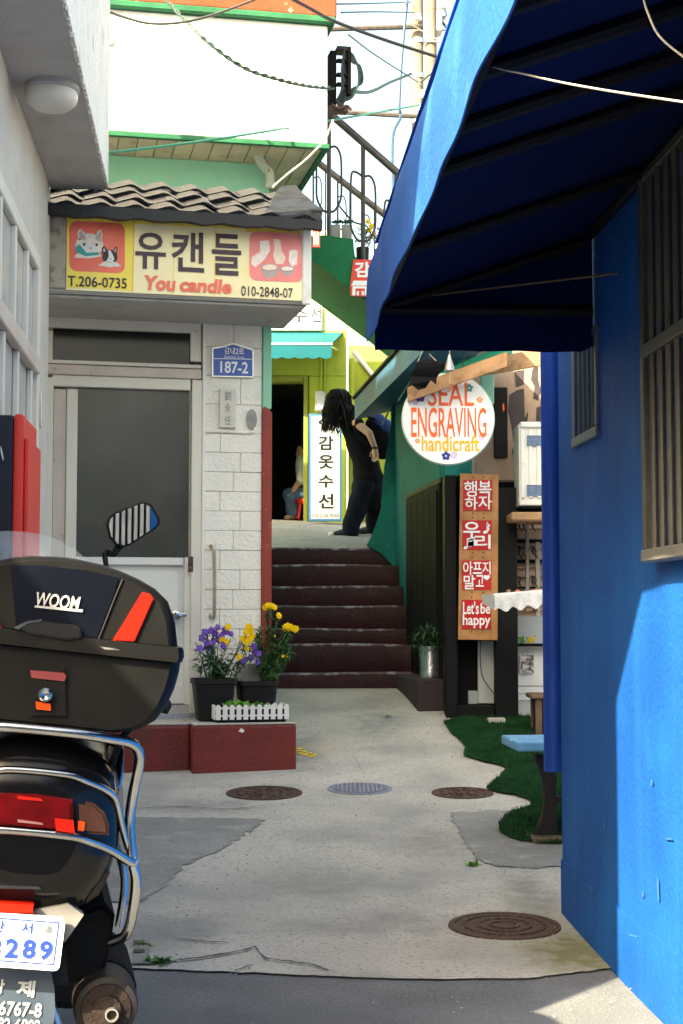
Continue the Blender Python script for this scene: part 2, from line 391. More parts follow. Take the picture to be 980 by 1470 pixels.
clear = M('clear_acrylic', (.82, .86, .87), .08, .02, 3, 0, spec=.8, alpha=.16)
mirrorm = M('mirror_glass', (.8, .8, .82), .03, .02, 3, metal=1.)
globe = M('opal_lamp_globe', (.62, .58, .52), .4, .06, 6)
wornwood = M('worn_timber', (.13, .085, .055), .8, .25, 12, .4, 60)
fluff = M('white_knit', (.62, .63, .65), .95, .1, 25, .9, 120)
benchblue = M('sky_blue_paint', (.12, .36, .62), .55, .15, 8, .2, 60, c2=(.5, .6, .68), sc2=14, th=.62, soft=.06)
stonem = M('grey_stone', (.32, .31, .3), .9, .15, 8, .5, 60)
yellowedge = M('yellow_edge', (.78, .58, .08), .5, .1, 8)
# ================================================================== THE SETTING
# one big hillside sheet
bm = bmesh.new(); rows = []
ds = [-80, -20, 0, 2] + [2 + .25 * i for i in range(1, 41)] + [12.6, 13.3, 14, 17, 20, 30, 60, 160]
def terr(d):
    if d <= 12.2: return prof(d)
    return {12.6: .8, 13.3: 1.2, 14: 1.55, 17: 2.0, 20: 2.4}.get(d, 2.4 + (d - 20) * .12)
xs = [-120, -40, -10, -4, -2, -1, 0, 1, 2, 4, 10, 40, 120]
for d in ds: rows.append([bm.verts.new((x, d, terr(d))) for x in xs])
for a, b in zip(rows, rows[1:]):
    for i in range(len(xs) - 1): bm.faces.new((a[i], a[i + 1], b[i + 1], b[i]))
structure(from_bm('ground', bm, asphalt))
# concrete lane
near = [tuple(G(a, b)[:2]) for a, b in ((150, 1391), (220, 1394), (300, 1397), (390, 1401), (480, 1404), (560, 1408), (660, 1409), (760, 1407), (830, 1399), (872, 1393))]
nl = near[0]
near = [tuple(Vector(q) + Vector((0, random.uniform(-.008, .008)))) for a, b in zip(near, near[1:]) for q in [Vector(a).lerp(Vector(b), t / 6) for t in range(6)]] + near[-1:]
lane_pts = [(-1.3, nl[1] + .12), (-.95, nl[1] + .03)] + near + [(1.05, 5.25), (2.6, 5.8), (2.6, 12.15), (-1.7, 12.15), (-1.55, 8.5)]
lanem = concrete.copy(); lanem.name = 'mossy_lane_concrete'
nt = lanem.node_tree; bs_ = nt.nodes['Principled BSDF']; old = bs_.inputs['Base Color'].links[0].from_socket
def spot(c, r, col, amt, old):
    tc = nt.nodes.new('ShaderNodeTexCoord'); mp = nt.nodes.new('ShaderNodeMapping'); mp.vector_type = 'POINT'
    mp.inputs['Location'].default_value = (-c[0] / r[0], -c[1] / r[1], 0); mp.inputs['Scale'].default_value = (1 / r[0], 1 / r[1], .01)
    g = nt.nodes.new('ShaderNodeTexGradient'); g.gradient_type = 'SPHERICAL'; n = nt.nodes.new('ShaderNodeTexNoise'); n.inputs['Scale'].default_value = 11; n.inputs['Detail'].default_value = 8
    m = nt.nodes.new('ShaderNodeMath'); m.operation = 'MULTIPLY'; mr = nt.nodes.new('ShaderNodeMapRange'); mr.inputs[1].default_value = .14; mr.inputs[2].default_value = .42; mr.inputs[4].default_value = amt; mr.clamp = True
    x = nt.nodes.new('ShaderNodeMix'); x.data_type = 'RGBA'; x.inputs[7].default_value = (*col, 1)
    nt.links.new(tc.outputs['Object'], mp.inputs[0]); nt.links.new(tc.outputs['Object'], n.inputs['Vector']); nt.links.new(mp.outputs[0], g.inputs[0]); nt.links.new(g.outputs[1], m.inputs[0]); nt.links.new(n.outputs[0], m.inputs[1]); nt.links.new(m.outputs[0], mr.inputs[0]); nt.links.new(mr.outputs[0], x.inputs[0]); nt.links.new(old, x.inputs[6]); return x.outputs[2]
g1, g2, g3 = G(830, 1372), G(430, 1080), G(560, 1330)
old = spot(g1, (.34, .62), (.14, .14, .05), .85, old); old = spot(g2, (.3, 1.0), (.17, .17, .16), .6, old); old = spot(g3, (.6, .35), (.2, .2, .195), .55, old)
for q_, r_, c_, a_ in ((G(470, 1270), (.45, .5), (.2, .2, .19), .5), (G(620, 1215), (.3, .5), (.22, .21, .2), .5), (G(300, 1160), (.5, .4), (.2, .2, .195), .55), (G(540, 1040), (.35, .9), (.19, .19, .185), .6), (G(760, 1290), (.2, .8), (.18, .18, .15), .7), (G(240, 1340), (.4, .5), (.19, .19, .18), .6), (G(470, 1075), (.25, .35), (.5, .42, .33), .6)): old = spot(q_, r_, c_, a_, old)
nt.links.new(old, bs_.inputs['Base Color'])
lane = structure(sheet('lane', lane_pts, .008, lanem))
# darker repair patches
gp = [((196, 1176), (300, 1177), (380, 1179), (368, 1190), (352, 1202), (330, 1213), (318, 1226), (282, 1236), (262, 1250), (240, 1272), (212, 1292), (196, 1300), (120, 1300), (110, 1180)),
      ((648, 1170), (700, 1166), (760, 1168), (812, 1170), (812, 1246), (770, 1250), (716, 1248), (690, 1240), (676, 1222), (664, 1212), (655, 1195)),
      ((330, 1320), (400, 1318), (420, 1330), (360, 1338), (325, 1334))]
for g in gp[:2]: structure(sheet('concrete_patch', wob([tuple(G(a, b)[:2]) for a, b in g], .022, 9), .0125, patchm))
# cracks in the slab
crackm = M('crack', (.035, .033, .03), .95, .2, 20)
def crack(pxs, wd=.008):
    c = [G(a, b) for a, b in pxs]; c = [v + Vector((random.uniform(-.004, .004), random.uniform(-.004, .004), 0)) for v in crom(c, 5)]
    up = []; dn = []
    for i, v in enumerate(c):
        k = wd * random.uniform(.5, 1.3) * (.25 if i in (0, len(c) - 1) else 1)
        up.append((v.x, v.y + k * 2)); dn.append((v.x, v.y - k))
    return structure(sheet('crack', up + dn[::-1], .0155, crackm))
crack(((242, 1386), (300, 1379), (345, 1371), (366, 1365), (371, 1372), (384, 1382), (420, 1387), (450, 1392), (474, 1400)), .006)
crack(((250, 1352), (290, 1357), (330, 1359)), .004); crack(((505, 1085), (515, 1102), (522, 1122)), .006)
crack(((335, 1400), (352, 1395), (362, 1391)), .005); crack(((200, 1164), (260, 1162), (330, 1165), (380, 1160)), .004)
# maroon stairs up to the landing
st = structure(bpy.data.objects.new('stairs', None)); COL.objects.link(st)
sy = [966, 925, 903, 870, 842, 811, 787]; LZ = []
x_l = -1.05
WALLX = lambda d: P(640, 800, 11.0).x + (P(561, 800, 13.6).x - P(640, 800, 11.0).x) * (d - 11) / 2.6
zprev = prof(12) - .1
for i, y in enumerate(sy):
    d = 12.0 + .23 * i; z = P(480, y, d).z; LZ.append(z)
    x_r = WALLX(d) + .05
    bm = bmesh.new(); bmbox(bm, x_l, x_r, d, d + (.23 if i < 6 else .3) + .02, zprev - .05, z, .018, 2)
    bmesh.ops.subdivide_edges(bm, edges=[e for e in bm.edges if abs(e.verts[0].co.x - e.verts[1].co.x) > .5], cuts=14)
    for v in bm.verts: v.co.z += .004 * math.sin(v.co.x * (4 + i % 3) + i * 1.7) * (v.co.z > zprev); v.co.y += .01 * math.sin(v.co.x * 3.1 + i)
    from_bm('step', bm, maroon, st, True)
    nb = bmesh.new(); xr = x_r - .14 - .03 * (i % 3)
    bmtube(nb, [(x_l + (xr - x_l) * t / 14, d + .012 + .01 * math.sin((x_l + (xr - x_l) * t / 14) * 3.1 + i), z - .010 + .004 * math.sin((x_l + (xr - x_l) * t / 14) * (4 + i % 3) + i * 1.7)) for t in range(15)], .0145, 8)
    from_bm('nosing', nb, maroon_worn_sheen, st, True)
    zprev = z
# landing path above, rising to the lime house
zl = LZ[-1]; zb = P(440, 748, 17).z
def land(d): return zl + (zb - zl) * (d - 13.4) / 3.6
bm = bmesh.new(); rows = []
for d in [13.43, 13.6, 14, 14.5, 15, 15.5, 16, 16.5, 17, 18, 19.5, 24]:
    rows.append([bm.verts.new((x, d, land(min(d, 17.4)) + (.02 * math.sin(x * 3 + d) if d > 13.5 else -.006))) for x in (-4, -2, -1.2, -.9, -.6, -.3, 0, .3, .5, 1.2, 4)])
for a, b in zip(rows, rows[1:]):
    for i in range(10): bm.faces.new((a[i], a[i + 1], b[i + 1], b[i]))
structure(from_bm('landing', bm, patchm, None, True))

# ================================================================== LEFT HOUSE
fr = frame(P(72, 300, 8.8), 95)
T = thing('stucco_house', 'grey cream stucco house with jutting upper floor and metal framed window', 'house', fr)
zs = P(110, 270, 8.8).z
yo = (fr.inverted() @ P(155, 270, 8.8)).y
NEAR = -6.28
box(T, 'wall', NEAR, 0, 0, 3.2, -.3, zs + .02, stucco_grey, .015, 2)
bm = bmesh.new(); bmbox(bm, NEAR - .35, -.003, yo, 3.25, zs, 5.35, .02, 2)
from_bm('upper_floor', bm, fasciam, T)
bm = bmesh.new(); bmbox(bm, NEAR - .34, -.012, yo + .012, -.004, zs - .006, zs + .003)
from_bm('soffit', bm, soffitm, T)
# chipped outer arris of the soffit
bm = bmesh.new()
for i in range(60):
    x = -.05 - i * .06 + random.uniform(-.02, .02); s = random.uniform(.004, .016)
    bmbox(bm, x - s * 2, x + s * 2, yo - .004, yo + s, zs - .004 - s * .3, zs + s)
from_bm('chipped_edge', bm, stucco_grey, T)['kind'] = 'stuff'
# round object on the roof edge, and parapet
box(T, 'parapet', NEAR - .35, -.01, yo + .02, yo + .16, 5.35, 5.62, fasciam, .01)
box(T, 'rooftop_room', -3.2, -.03, .78, 3.2, 5.36, 6.33, fasciam, .01)
bm = bmesh.new(); ico(bm, (-.12, 1.02, 6.53), .075, 3); bmtube(bm, [(-.12, 1.02, 6.3), (-.12, 1.02, 6.5)], .028, 10); from_bm('roof_vent', bm, steel, T, True)
ci = fr.inverted(); q0, q1 = ci @ Vector((-1.72, 2.45, 0)), ci @ Vector((-2.9, .95, 0))
box(T, 'shade_slab', min(q0.x, q1.x), NEAR - .001, min(q0.y, q1.y), max(q0.y, q1.y), 2.42, 2.52, canopycon, .01)  # unseen slab added to keep the sun off the scooter
# window on the side wall
xr = H(T, 45, 380)[0]; zt = H(T, 45, 376)[1]; zb2 = H(T, 33, 640)[1]; xw = xr - 1.9
W = box(T, 'window', xw, xr, -.012, .01, zb2 - .15, zt, soffitm)
box(W, 'frame_rail', xw - .02, xr + .03, -.045, -.01, zt - .05, zt + .03, frame_ivory, .006)
box(W, 'frame_jamb', xr - .07, xr + .02, -.05, -.01, zb2 - .15, zt - .052, frame_ivory, .006)
zm = H(T, 20, 495)[1]
box(W, 'sash_rail', xw, xr - .073, -.06, -.013, zm - .05, zm + .04, frame_pink, .006)
for q in (.42, .9, 1.4): box(W, 'mullion', xr - .07 - q, xr - .02 - q, -.04, -.013, zm + .043, zt - .052, frame_ivory, .004)
for q in (.2, .75, 1.25): box(W, 'mullion', xr - .07 - q, xr - .02 - q, -.04, -.013, zb2 - .15, zm - .052, frame_ivory, .004)
box(W, 'pane', xw + .02, xr - .08, -.016, -.0125, zm + .05, zt - .06, M('frosted_pane', (.45, .43, .42), .25, .08, 3))
# wire hook bracket
hx, hz = H(T, 48, 565); _, hz2 = H(T, 50, 612)
tube(T, 'wire_hook', [(hx, 0, hz), (hx, -.03, hz + .01), (hx + .01, -.035, hz - .05), (hx + .02, -.035, hz2), (hx + .05, -.03, hz2 - .005), (hx + .06, -.03, hz2 + .04), (hx + .055, -.028, hz - .06)], .006, steel, 6, 4)
# lamp under the soffit
lp = P(74, 145, 7.05); lx, ly = (fr.inverted() @ lp)[:2]
lamp = thing('ceiling_lamp', 'opal glass ceiling lamp in a grey rim under jutting upper floor', 'lamp', fr @ Matrix.Translation((lx, ly, zs)))
lathe(lamp, 'rim', [(.02, -.004), (.125, -.004), (.13, -.03), (.12, -.04), (.02, -.04)], M('lamp_rim', (.36, .34, .33), .6, .1, 6), n=28)
lathe(lamp, 'globe', [(.118, -.038), (.122, -.06), (.115, -.09), (.085, -.115), (.04, -.125), (.002, -.127)], globe, n=28)
# navy and red cabinet fixed to the wall
xa = (fr.inverted() @ P(30, 700, 6.35)).x; ya = (fr.inverted() @ P(40, 700, 6.35)).y
z0, z1 = P(30, 795, 6.35).z, P(30, 594, 6.35).z
cb = thing('wall_cabinet', 'navy wall cabinet with a raised bright red edge frame on stucco wall', 'cabinet', fr)
ye_ = (fr.inverted() @ P(18, 700, 6.35)).y
box(cb, 'body', xa, xa + .5, ye_, -.002, z0 - .4, z1 - .004, M('navy_enamel', (.01, .014, .03), .4, .1, 6, spec=.3), .012, 2)
box(cb, 'red_frame', xa - .012, xa + .49, ya + .02, ye_ - .001, z0 - .4, z1, red_sign, .025, 3)
box(cb, 'red_rail', xa + .01, xa + .47, ya, ya + .019, z0 - .35, z1 - .1, red_sign, .008, 2)
c_ = [P(a, b, 6.335) for a, b in ((0, 640), (2, 643), (5, 658), (4, 662), (1, 650))]
bm = bmesh.new(); vv = [bm.verts.new(fr.inverted() @ q) for q in c_]; uu = [bm.verts.new((fr.inverted() @ q) + Vector((.002, 0, 0))) for q in c_]; bm.faces.new(vv); bm.faces.new(uu[::-1])
from_bm('white_scuff', bm, white_pl, cb)

# ================================================================== CANDLE SHOP
fr = SHOP = frame(P(388, 1035, 9.8), 13)
T = thing('candle_shop', 'small white block shop with glazed door, tiled canopy roof and red corner paint', 'shop', fr)
zf = H(fr, 350, 1038, -.55)[1]                       # top of the doorstep
ZSTEP = zf
zc = H(fr, 340, 458)[1]                              # underside of the canopy at the wall
ztop = H(fr, 300, 268, -.05)[1]
xl = H(fr, 40, 800)[0]
xb0 = H(fr, 292, 760)[0]; xb1 = H(fr, 376, 760)[0]
box(T, 'wall', xb0 + .004, xb1 - .004, .012, .2, zf - .3, zc, M('mortar', (.66, .63, .58), .9, .1, 8))
box(T, 'side_wall', xb1 - .02, .0, .2, 3.6, zf - .5, ztop - .11, mint)
box(T, 'rear_wall', xl - 1.2, -.03, 3.5, 3.6, zf - .5, ztop - .11, mint)
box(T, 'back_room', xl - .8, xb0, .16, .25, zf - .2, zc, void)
# painted corner strip: green above, red below
zr = H(fr, 382, 588)[1]
box(T, 'corner_strip', xb1 - .001, -.001, -.012, .2, zr + .002, zc, mint, .006)
prism(T, 'painted_base', [(xb1 - .003, zf - .3), (.002, zf - .3), (.002, zr - .02), (-.03, zr + .01), (xb1 + .01, zr + .02), (xb1 - .003, zr - .01)], -.016, .202, redpaint, .003)
# blocks with recessed joints
zlip = H(fr, 340, 622)[1]
ch = (zc - zlip) / 4; z = zc - .001; row = 0
while z > zf:
    hh = ch if z > zlip + .01 else .125
    x = xb0 + .003; lens = [(.5, .5), (.27, .73), (.62, .38)][row % 3]
    tot = xb1 - xb0 - .006
    for L_ in lens:
        g = .0012
        bm = bmesh.new(); bmbox(bm, x + g, x + tot * L_ - g, random.uniform(-.002, .003), .03, max(z - hh, zf - .02) + g, z - g, .004, 1)
        from_bm('brick', bm, whitewall, T); x += tot * L_
    z -= hh; row += 1
# drip pipe along the wall and its stained elbow
zp = H(fr, 340, 621)[1]
tube(T, 'conduit', [(xb0 + .01, -.008, zp), (xb0 + .12, -.01, zp + .004), (xb1 - .08, -.01, zp + .002), (xb1 - .05, -.012, zp + .03)], .009, whitewall, 7, 4)
mark(T, 'cement_stain', ell(361, 602, 8, 15, 10), -.006, M('cement_smear', (.3, .29, .28), .9, .2, 20), .002)
# wall pull handle
hx, _ = H(fr, 304, 830); za, zb_ = H(fr, 304, 785)[1], H(fr, 304, 884)[1]
tube(T, 'pull_handle', [(hx - .012, 0, za), (hx - .008, -.03, za + .004), (hx + .006, -.045, za - .03), (hx + .01, -.045, zb_ + .03), (hx, -.03, zb_ - .006), (hx - .01, 0, zb_)], .011, M('bronzed_handle', (.38, .32, .27), .35, .2, 20, metal=.7), 8, 4)
# door frame
def rb_(name, a, b, c, d, y0, y1, m, bev=.004, par=None): return rbox(par or T, name, a, b, c, d, y0, y1, m, bev)
fj = rb_('door_frame', 60, 541, 74, 1030, -.01, .1, frame_ivory)
rb_('jamb', 274, 545, 289, 1030, -.012, .1, frame_ivory, .004, fj)
rb_('head', 75, 541, 273.5, 557, -.011, .1, frame_ivory, .004, fj)
rb_('architrave', 289.5, 460, 294, 1030, -.02, .1, panel_white, .003, fj)
rb_('frame_recess', 74.5, 558, 92, 1030, .03, .1, frame_pink, 0, fj)
D = rb_('door', 93, 558, 273, 1012, .055, .1, panel_white, 0)
rb_('stile', 93, 558, 109, 1012, .02, .054, frame_ivory, .004, D)
rb_('stile', 264, 800, 273.5, 1012, .02, .054, panel_white, .004, D)
rb_('pane', 109.5, 558.5, 271, 799, .03, .05, glass_dark, 0, D)
rb_('rail', 109.5, 800, 263.5, 811, .018, .054, panel_white, .004, D)
rb_('rail', 109.5, 984, 263.5, 1011, .02, .054, panel_white, .004, D)
rb_('panel', 118, 820, 256, 976, .044, .054, panel_white, .008, D)
kx, kz = H(fr, 258, 883, 0.)
lathe(D, 'handle', [(.03, .02), (.03, .008), (.018, .006), (.018, -.03), (.024, -.034), (.024, -.055), (.01, -.06)], chrome, (kx - .02, 0, kz), 20, 'Y')
box(D, 'lever', kx - .02, kx + .035, -.055, -.035, kz - .013, kz + .013, chrome, .006, 2)
rb_('hinge', 270, 799, 277, 821, -.016, -.012, rust, 0, D)
# threshold with patterned glass strip
rb_('threshold', 62, 1024, 290, 1038, -.05, .1, steel, .004)
rb_('kick_strip', 93, 1012.5, 273, 1023, .03, .1, M('pressed_metal', (.45, .44, .42), .4, .2, 60, .8, 150, metal=.4), 0)
# transom window over the door
TR = rb_('transom_pane', 76, 474, 273, 519, .03, .06, glass_black, 0)
rb_('frame_rail', 61, 459, 289, 473.5, -.008, .09, frame_ivory, .004, TR)
rb_('frame_rail', 61, 519.5, 289, 525, -.008, .09, frame_ivory, .003, TR)
rb_('frame_stile', 61, 474, 75.5, 519, -.007, .09, frame_ivory, .004, TR)
rb_('frame_stile', 273.5, 474, 289, 519, -.007, .09, frame_ivory, .004, TR)
rb_('mullion_beam', 56, 526, 289, 540, -.03, .09, frame_pink, .005, TR)
# canopy slab behind the sign
YF = -.66
zsb = H(fr, 440, 437, YF)[1]; zst = H(fr, 250, 318, YF)[1]
xcl = H(fr, 66, 370, YF)[0]; xcr = H(fr, 447, 380, YF)[0]
prism(T, 'canopy', [(0, 0)] and [(xcl, zsb), (xcr - .02, zsb), (xcr, zsb + .05), (xcr, zst), (xcl, zst)], YF, .15, canopycon, .008)
box(T, 'canopy_underside', xcl + .01, xcr - .05, YF + .03, .0, zsb - .02, zsb - .001, canopycon, .004)
rbox(T, 'canopy_end', 434, 327, 447, 437, YF - .03, YF - .001, white_pl, .006)
rbox(T, 'stained_end', 66, 310, 94, 413, YF - .02, YF - .001, dirtycon, .006)
# pent roof: deck, tiles, eave
ye, yr = YF - .14, -.02
zev = H(fr, 250, 310, ye)[1]; zrg = H(fr, 250, 272, yr)[1]
xtr = H(fr, 440, 320, ye)[0]
prism(T, 'roof_deck', [(xcl - .25, zst - .01), (xcr, zst - .01), (xcr, zst + .012), (xcl - .25, zst + .012)], ye + .03, .1, tilem)
bm = bmesh.new(); v = [bm.verts.new(q) for q in ((xcl - .25, ye, zev), (xcr, ye, zev), (xcr - .15, yr, zrg - .01), (xcl - .25, yr, zrg - .01), (xcl - .25, ye, zev - .03), (xcr, ye, zev - .03), (xcr - .15, yr, zrg - .2), (xcl - .25, yr, zrg - .2))]
for f in ((0, 1, 2, 3), (4, 7, 6, 5), (0, 4, 5, 1), (1, 5, 6, 2), (2, 6, 7, 3), (3, 7, 4, 0)): bm.faces.new([v[i] for i in f])
from_bm('roof_slope', bm, tilem, T)
tw = .2; nrow = 4; slope = math.atan2(zrg - zev, yr - ye); run = math.hypot(zrg - zev, yr - ye); tl = run / nrow * 1.12
bm = bmesh.new(); prof2 = []
for i in range(15):
    t = i / 14; prof2.append((t * tw * 1.06, (.021) * (math.sin(t * 2 * math.pi * .98 - 1.3) * .75 + .4 * math.sin(t * 4 * math.pi + .4) * .35)))
top = [[bm.verts.new((x, yy, z + yy * .10 * 0 + zz)) for x, z in prof2] for yy, zz in ((0, .016), (tl, 0))]
bot = [[bm.verts.new((x, yy, z - .016 + zz)) for x, z in prof2] for yy, zz in ((0, .016), (tl, 0))]
for i in range(14):
    bm.faces.new((top[0][i], top[0][i + 1], top[1][i + 1], top[1][i])); bm.faces.new((bot[0][i + 1], bot[0][i], bot[1][i], bot[1][i + 1]))
    bm.faces.new((bot[0][i], bot[0][i + 1], top[0][i + 1], top[0][i])); bm.faces.new((top[1][i], top[1][i + 1], bot[1][i + 1], bot[1][i]))
for i in (0, 14): bm.faces.new((top[0][i], top[1][i], bot[1][i], bot[0][i]))
t0 = from_bm('roof_tile', bm, tilem, T, True)
ncol = int((xtr - .12 - xcl) / tw) + 2
for r in range(nrow):
    for c in range(ncol):
        o = t0 if r == c == 0 else t0.copy()
        if o is not t0: COL.objects.link(o); o.parent = T
        s = r * run / nrow - .03
        o.location = (xcl - .2 + c * tw + (.02 if r % 2 else 0) + random.uniform(-.006, .006), ye + s * math.cos(slope), zev + s * math.sin(slope) + .028 + random.uniform(-.003, .003))
        o.rotation_euler = (slope, random.uniform(-.02, .02), random.uniform(-.02, .02))
# black eave strip with a wavy lower lip
pts = []
for i in range(50): t = i / 49; pts.append((xcl - .22 + (xcr + .03 - xcl + .22) * t, zev - .028 - .014 * abs(math.sin(t * 23)) - .006 * random.random()))
pts += [(xcr + .03, zev + .028), (xcl - .22, zev + .028)]
prism(T, 'eave_strip', pts, ye - .03, ye + .02, M('eave_tar', (.009, .011, .014), .6, .25, 10, .4, 40))
# cement hip at the right end
hp = [H3(fr, 402, 271, -.1), H3(fr, 424, 271, -.1), H3(fr, 462, 306, ye - .01), H3(fr, 380, 310, ye - .01)]
bm = bmesh.new(); a = [bm.verts.new(q + Vector((0, 0, .02))) for q in hp]; b = [bm.verts.new(q - Vector((0, 0, .06))) for q in hp]
bm.faces.new(a); bm.faces.new(b[::-1])
for i in range(4): bm.faces.new((a[i], a[(i + 1) % 4], b[(i + 1) % 4], b[i]))
bmesh.ops.subdivide_edges(bm, edges=bm.edges[:], cuts=3, use_grid_fill=True)
for v in bm.verts: v.co += Vector([random.uniform(-.006, .006) for _ in range(3)])
from_bm('hip_cement', bm, tilem2, T)
box(T, 'flat_roof', xl - 1.2, -.02, .02, 3.6, ztop - .1, ztop, canopycon)
# ---- the doorstep
fs = thing('doorstep', 'oxblood red painted concrete doorstep with pale worn top at shop door', 'step', fr)
zg = prof(9.1) - .12
xs0, xs1, xs2 = H(fr, 60, 1070, -.5)[0] - .6, H(fr, 276, 1070, -.55)[0], H(fr, 425, 1070, -.55)[0]
box(fs, 'front_block', xs1, xs2, -.56, -.02, zg, zf - .012, redstep, .015, 2)
box(fs, 'rear_block', xs0, xs1 - .002, -.44, -.02, zg, zf - .016, redstep, .015, 2)
box(fs, 'top_screed', xs1 + .004, xs2 - .006, -.553, -.012, zf - .0115, zf, concrete, .004)
box(fs, 'top_screed', xs0, xs1 - .002, -.43, -.012, zf - .0155, zf - .002, concrete, .004)
mark(fs, 'paint_chip', ((342, 1050), (346, 1045), (351, 1049), (348, 1052)), -.562, white_pl, .001)
# ---- shop sign
Y = YF - .012
S = thing('shop_sign', 'long yellow and cream vinyl sign with puppy prints above the shop door', 'sign', fr)
x0, x1 = H(fr, 95, 360, Y)[0], H(fr, 436, 380, Y)[0]; zt, zb_ = H(fr, 265, 318, Y)[1], H(fr, 265, 424, Y)[1]
box(S, 'panel', x0, x1, Y, YF - .001, zb_, zt, cream_sign, .002)
Y1 = Y - .001
def mk_(name, pts, m, lay=1): return mark(S, name, pts, Y - .0006 * lay, m, .0016)
mk_('yellow_field', ((96, 311), (192, 316.5), (190, 418), (96, 412)), yellow_sign)
mk_('yellow_field', ((352, 327), (431, 331), (431, 337), (352, 333)), yellowedge)
mk_('yellow_field', ((193, 316), (350, 325), (350, 329), (193, 321)), yellow_sign)
mk_('yellow_field', ((420, 333), (427, 333), (424, 428), (418, 428)), cream_sign)
mk_('seam', ((191.5, 317), (193, 317), (190.6, 418), (189.3, 418)), gold_ink, 2)
for a in (250, 309): mk_('seam', ((a, 320 + (a - 190) * .06), (a + 1, 320 + (a - 190) * .06), (a - 1, 421 + (a - 190) * .05), (a - 2, 421 + (a - 190) * .05)), yellow_sign, 2)
def rq(x0, y0, x1, y1, r, sk): return [(x, y + (x - x0) * sk) for x, y in rrect(x0, y0, x1, y1, r)]
mk_('red_square', rq(99, 317, 179, 389, 11, .045), coral, 3)
mk_('pink_square', rq(358, 332, 434, 402, 10, .045), pinkp, 3)
dogw = M('pale_dog_print', (.72, .66, .6), .5, .12, 40); dogg = M('grey_dog_print', (.42, .36, .36), .5, .15, 40)
for p, m, l in ((ell(128, 352, 20, 17), dogw, 4), (ell(127, 361, 14, 9), white_pl, 5), (((112, 345), (111, 333), (115, 328), (121, 334), (123, 344)), dogw, 4), (((136, 343), (139, 333), (144, 329), (147, 337), (145, 348)), dogw, 4),
                (((114, 343), (113.5, 335), (116, 331), (119.5, 336), (121, 343)), dogg, 5), (((138, 343), (140.5, 335), (144, 332.5), (145, 338), (143.5, 346)), dogg, 5),
                (((108, 366), (120, 358), (140, 360), (146, 368), (128, 371), (106, 370)), dogw, 4), (((108, 355), (114, 351), (124, 363), (140, 362), (143, 366), (122, 368), (109, 362)), teal_ink, 6), (ell(120.5, 351, 2, 2.2, 8), black_ink, 6), (ell(138.5, 351.5, 2, 2.2, 8), black_ink, 6), (ell(129.5, 356.5, 2.2, 1.6, 8), dogg, 6)): mk_('dog_print', p, m, l)
for p, m, l in ((ell(157.5, 369, 11, 10.5), black_ink, 7), (((146, 364), (146, 356), (149, 353), (153, 357), (154, 364)), black_ink, 7), (((161, 363), (164, 356), (167.5, 353.5), (168.5, 358), (167, 366)), black_ink, 7), (((147.5, 362), (148, 357), (150, 356), (152, 361)), dogg, 8), (((163, 362), (165, 357), (167, 356), (166.5, 362)), dogg, 8),
                (((155, 360), (158, 359), (161, 364), (164, 372), (160, 378), (152, 376), (156, 368)), white_pl, 8), (((141, 381), (150, 375), (166, 376), (174, 382), (158, 384)), dogw, 8), (ell(153, 367, 1.6, 1.6, 8), clearlens, 9), (ell(158.5, 372, 1.8, 1.2, 8), dogg, 9)): mk_('dog_print', p, m, l)
candle = M('cream_candle_print', (.82, .66, .56), .5, .12, 40); candw = M('white_candle_print', (.84, .74, .7), .5, .12, 40)
for p, m, l in ((((373, 346), (386, 345), (387, 360), (380, 372), (366, 384), (360, 378), (362, 368), (373, 362)), candw, 4), (((392, 343), (402, 344), (404, 360), (410, 370), (406, 379), (396, 379), (392, 368), (394, 356)), candle, 4), (((415, 360), (420, 358), (427, 360), (426, 380), (418, 383), (414, 374)), candw, 4),
                (ell(387, 384, 12.5, 5.5), dogg, 5), (((374.5, 385), (399.5, 385), (396, 396), (390, 399), (383, 399), (378, 395)), dogg, 5), (ell(387, 384, 10.5, 4.2), candle, 6), (ell(412, 386, 10.5, 4.2), dogg, 5), (((401.5, 387), (422.5, 387), (419, 394), (412, 397), (406, 394)), dogg, 5), (ell(412, 386, 8.5, 3), candw, 6)): mk_('candle_print', p, m, l)
Yt = Y - .0045
def st_(s, a, b, c, d, m, wt=.0, shear=0.): return ptext(S, 'lettering', s, a, b, c, d, Yt, m, .002, wt, shear)
st_('유', 194, 334, 238, 386, brown_ink, .016); st_('캔', 246, 333, 293, 390, brown_ink, .016); st_('들', 304, 336, 346, 395, brown_ink, .016)
st_('You', 207, 396, 252, 417, coral, .035, .12); st_('candle', 258, 400, 332, 420, coral, .035, .12)
st_('T.206-0735', 97, 397.5, 182, 412.5, black_ink, .012); st_('010-2848-07', 346, 412, 420, 426, black_ink, .004)
# ---- address plate and name plate
A = thing('address_plate', 'blue enamel house number plate with white rim on white block wall', 'sign', fr)
mark(A, 'rim', ((304, 499), (318, 497), (334, 492), (350, 497), (364, 501), (364, 542), (304, 541)), -.016, steel, .006, .01)
mark(A, 'plate', ((306, 501), (319, 499), (334, 494.5), (349, 499), (362, 503), (362, 540), (306, 539)), -.0225, plate_blue, .002)
mark(A, 'divider', ((307, 514.2), (361, 515.2), (361, 516.2), (307, 515.2)), -.0246, white_sign, .0008)
for s, a, b, c, d, wt in (('감내2로', 322, 498.5, 350, 509, .01), ('Gamnae 2-ro', 321, 510.5, 350, 514, 0), ('187-2', 316, 519, 356, 536, .022)): ptext(A, 'lettering', s, a, b, c, d, -.0245, white_sign, .0012, wt)
A = thing('name_plate', 'narrow pale stone name plate with three characters on block wall', 'plaque', fr)
rbox(A, 'slab', 315, 558, 339, 614, -.024, -.002, M('pale_marble', (.6, .57, .52), .5, .06, 12), .004)
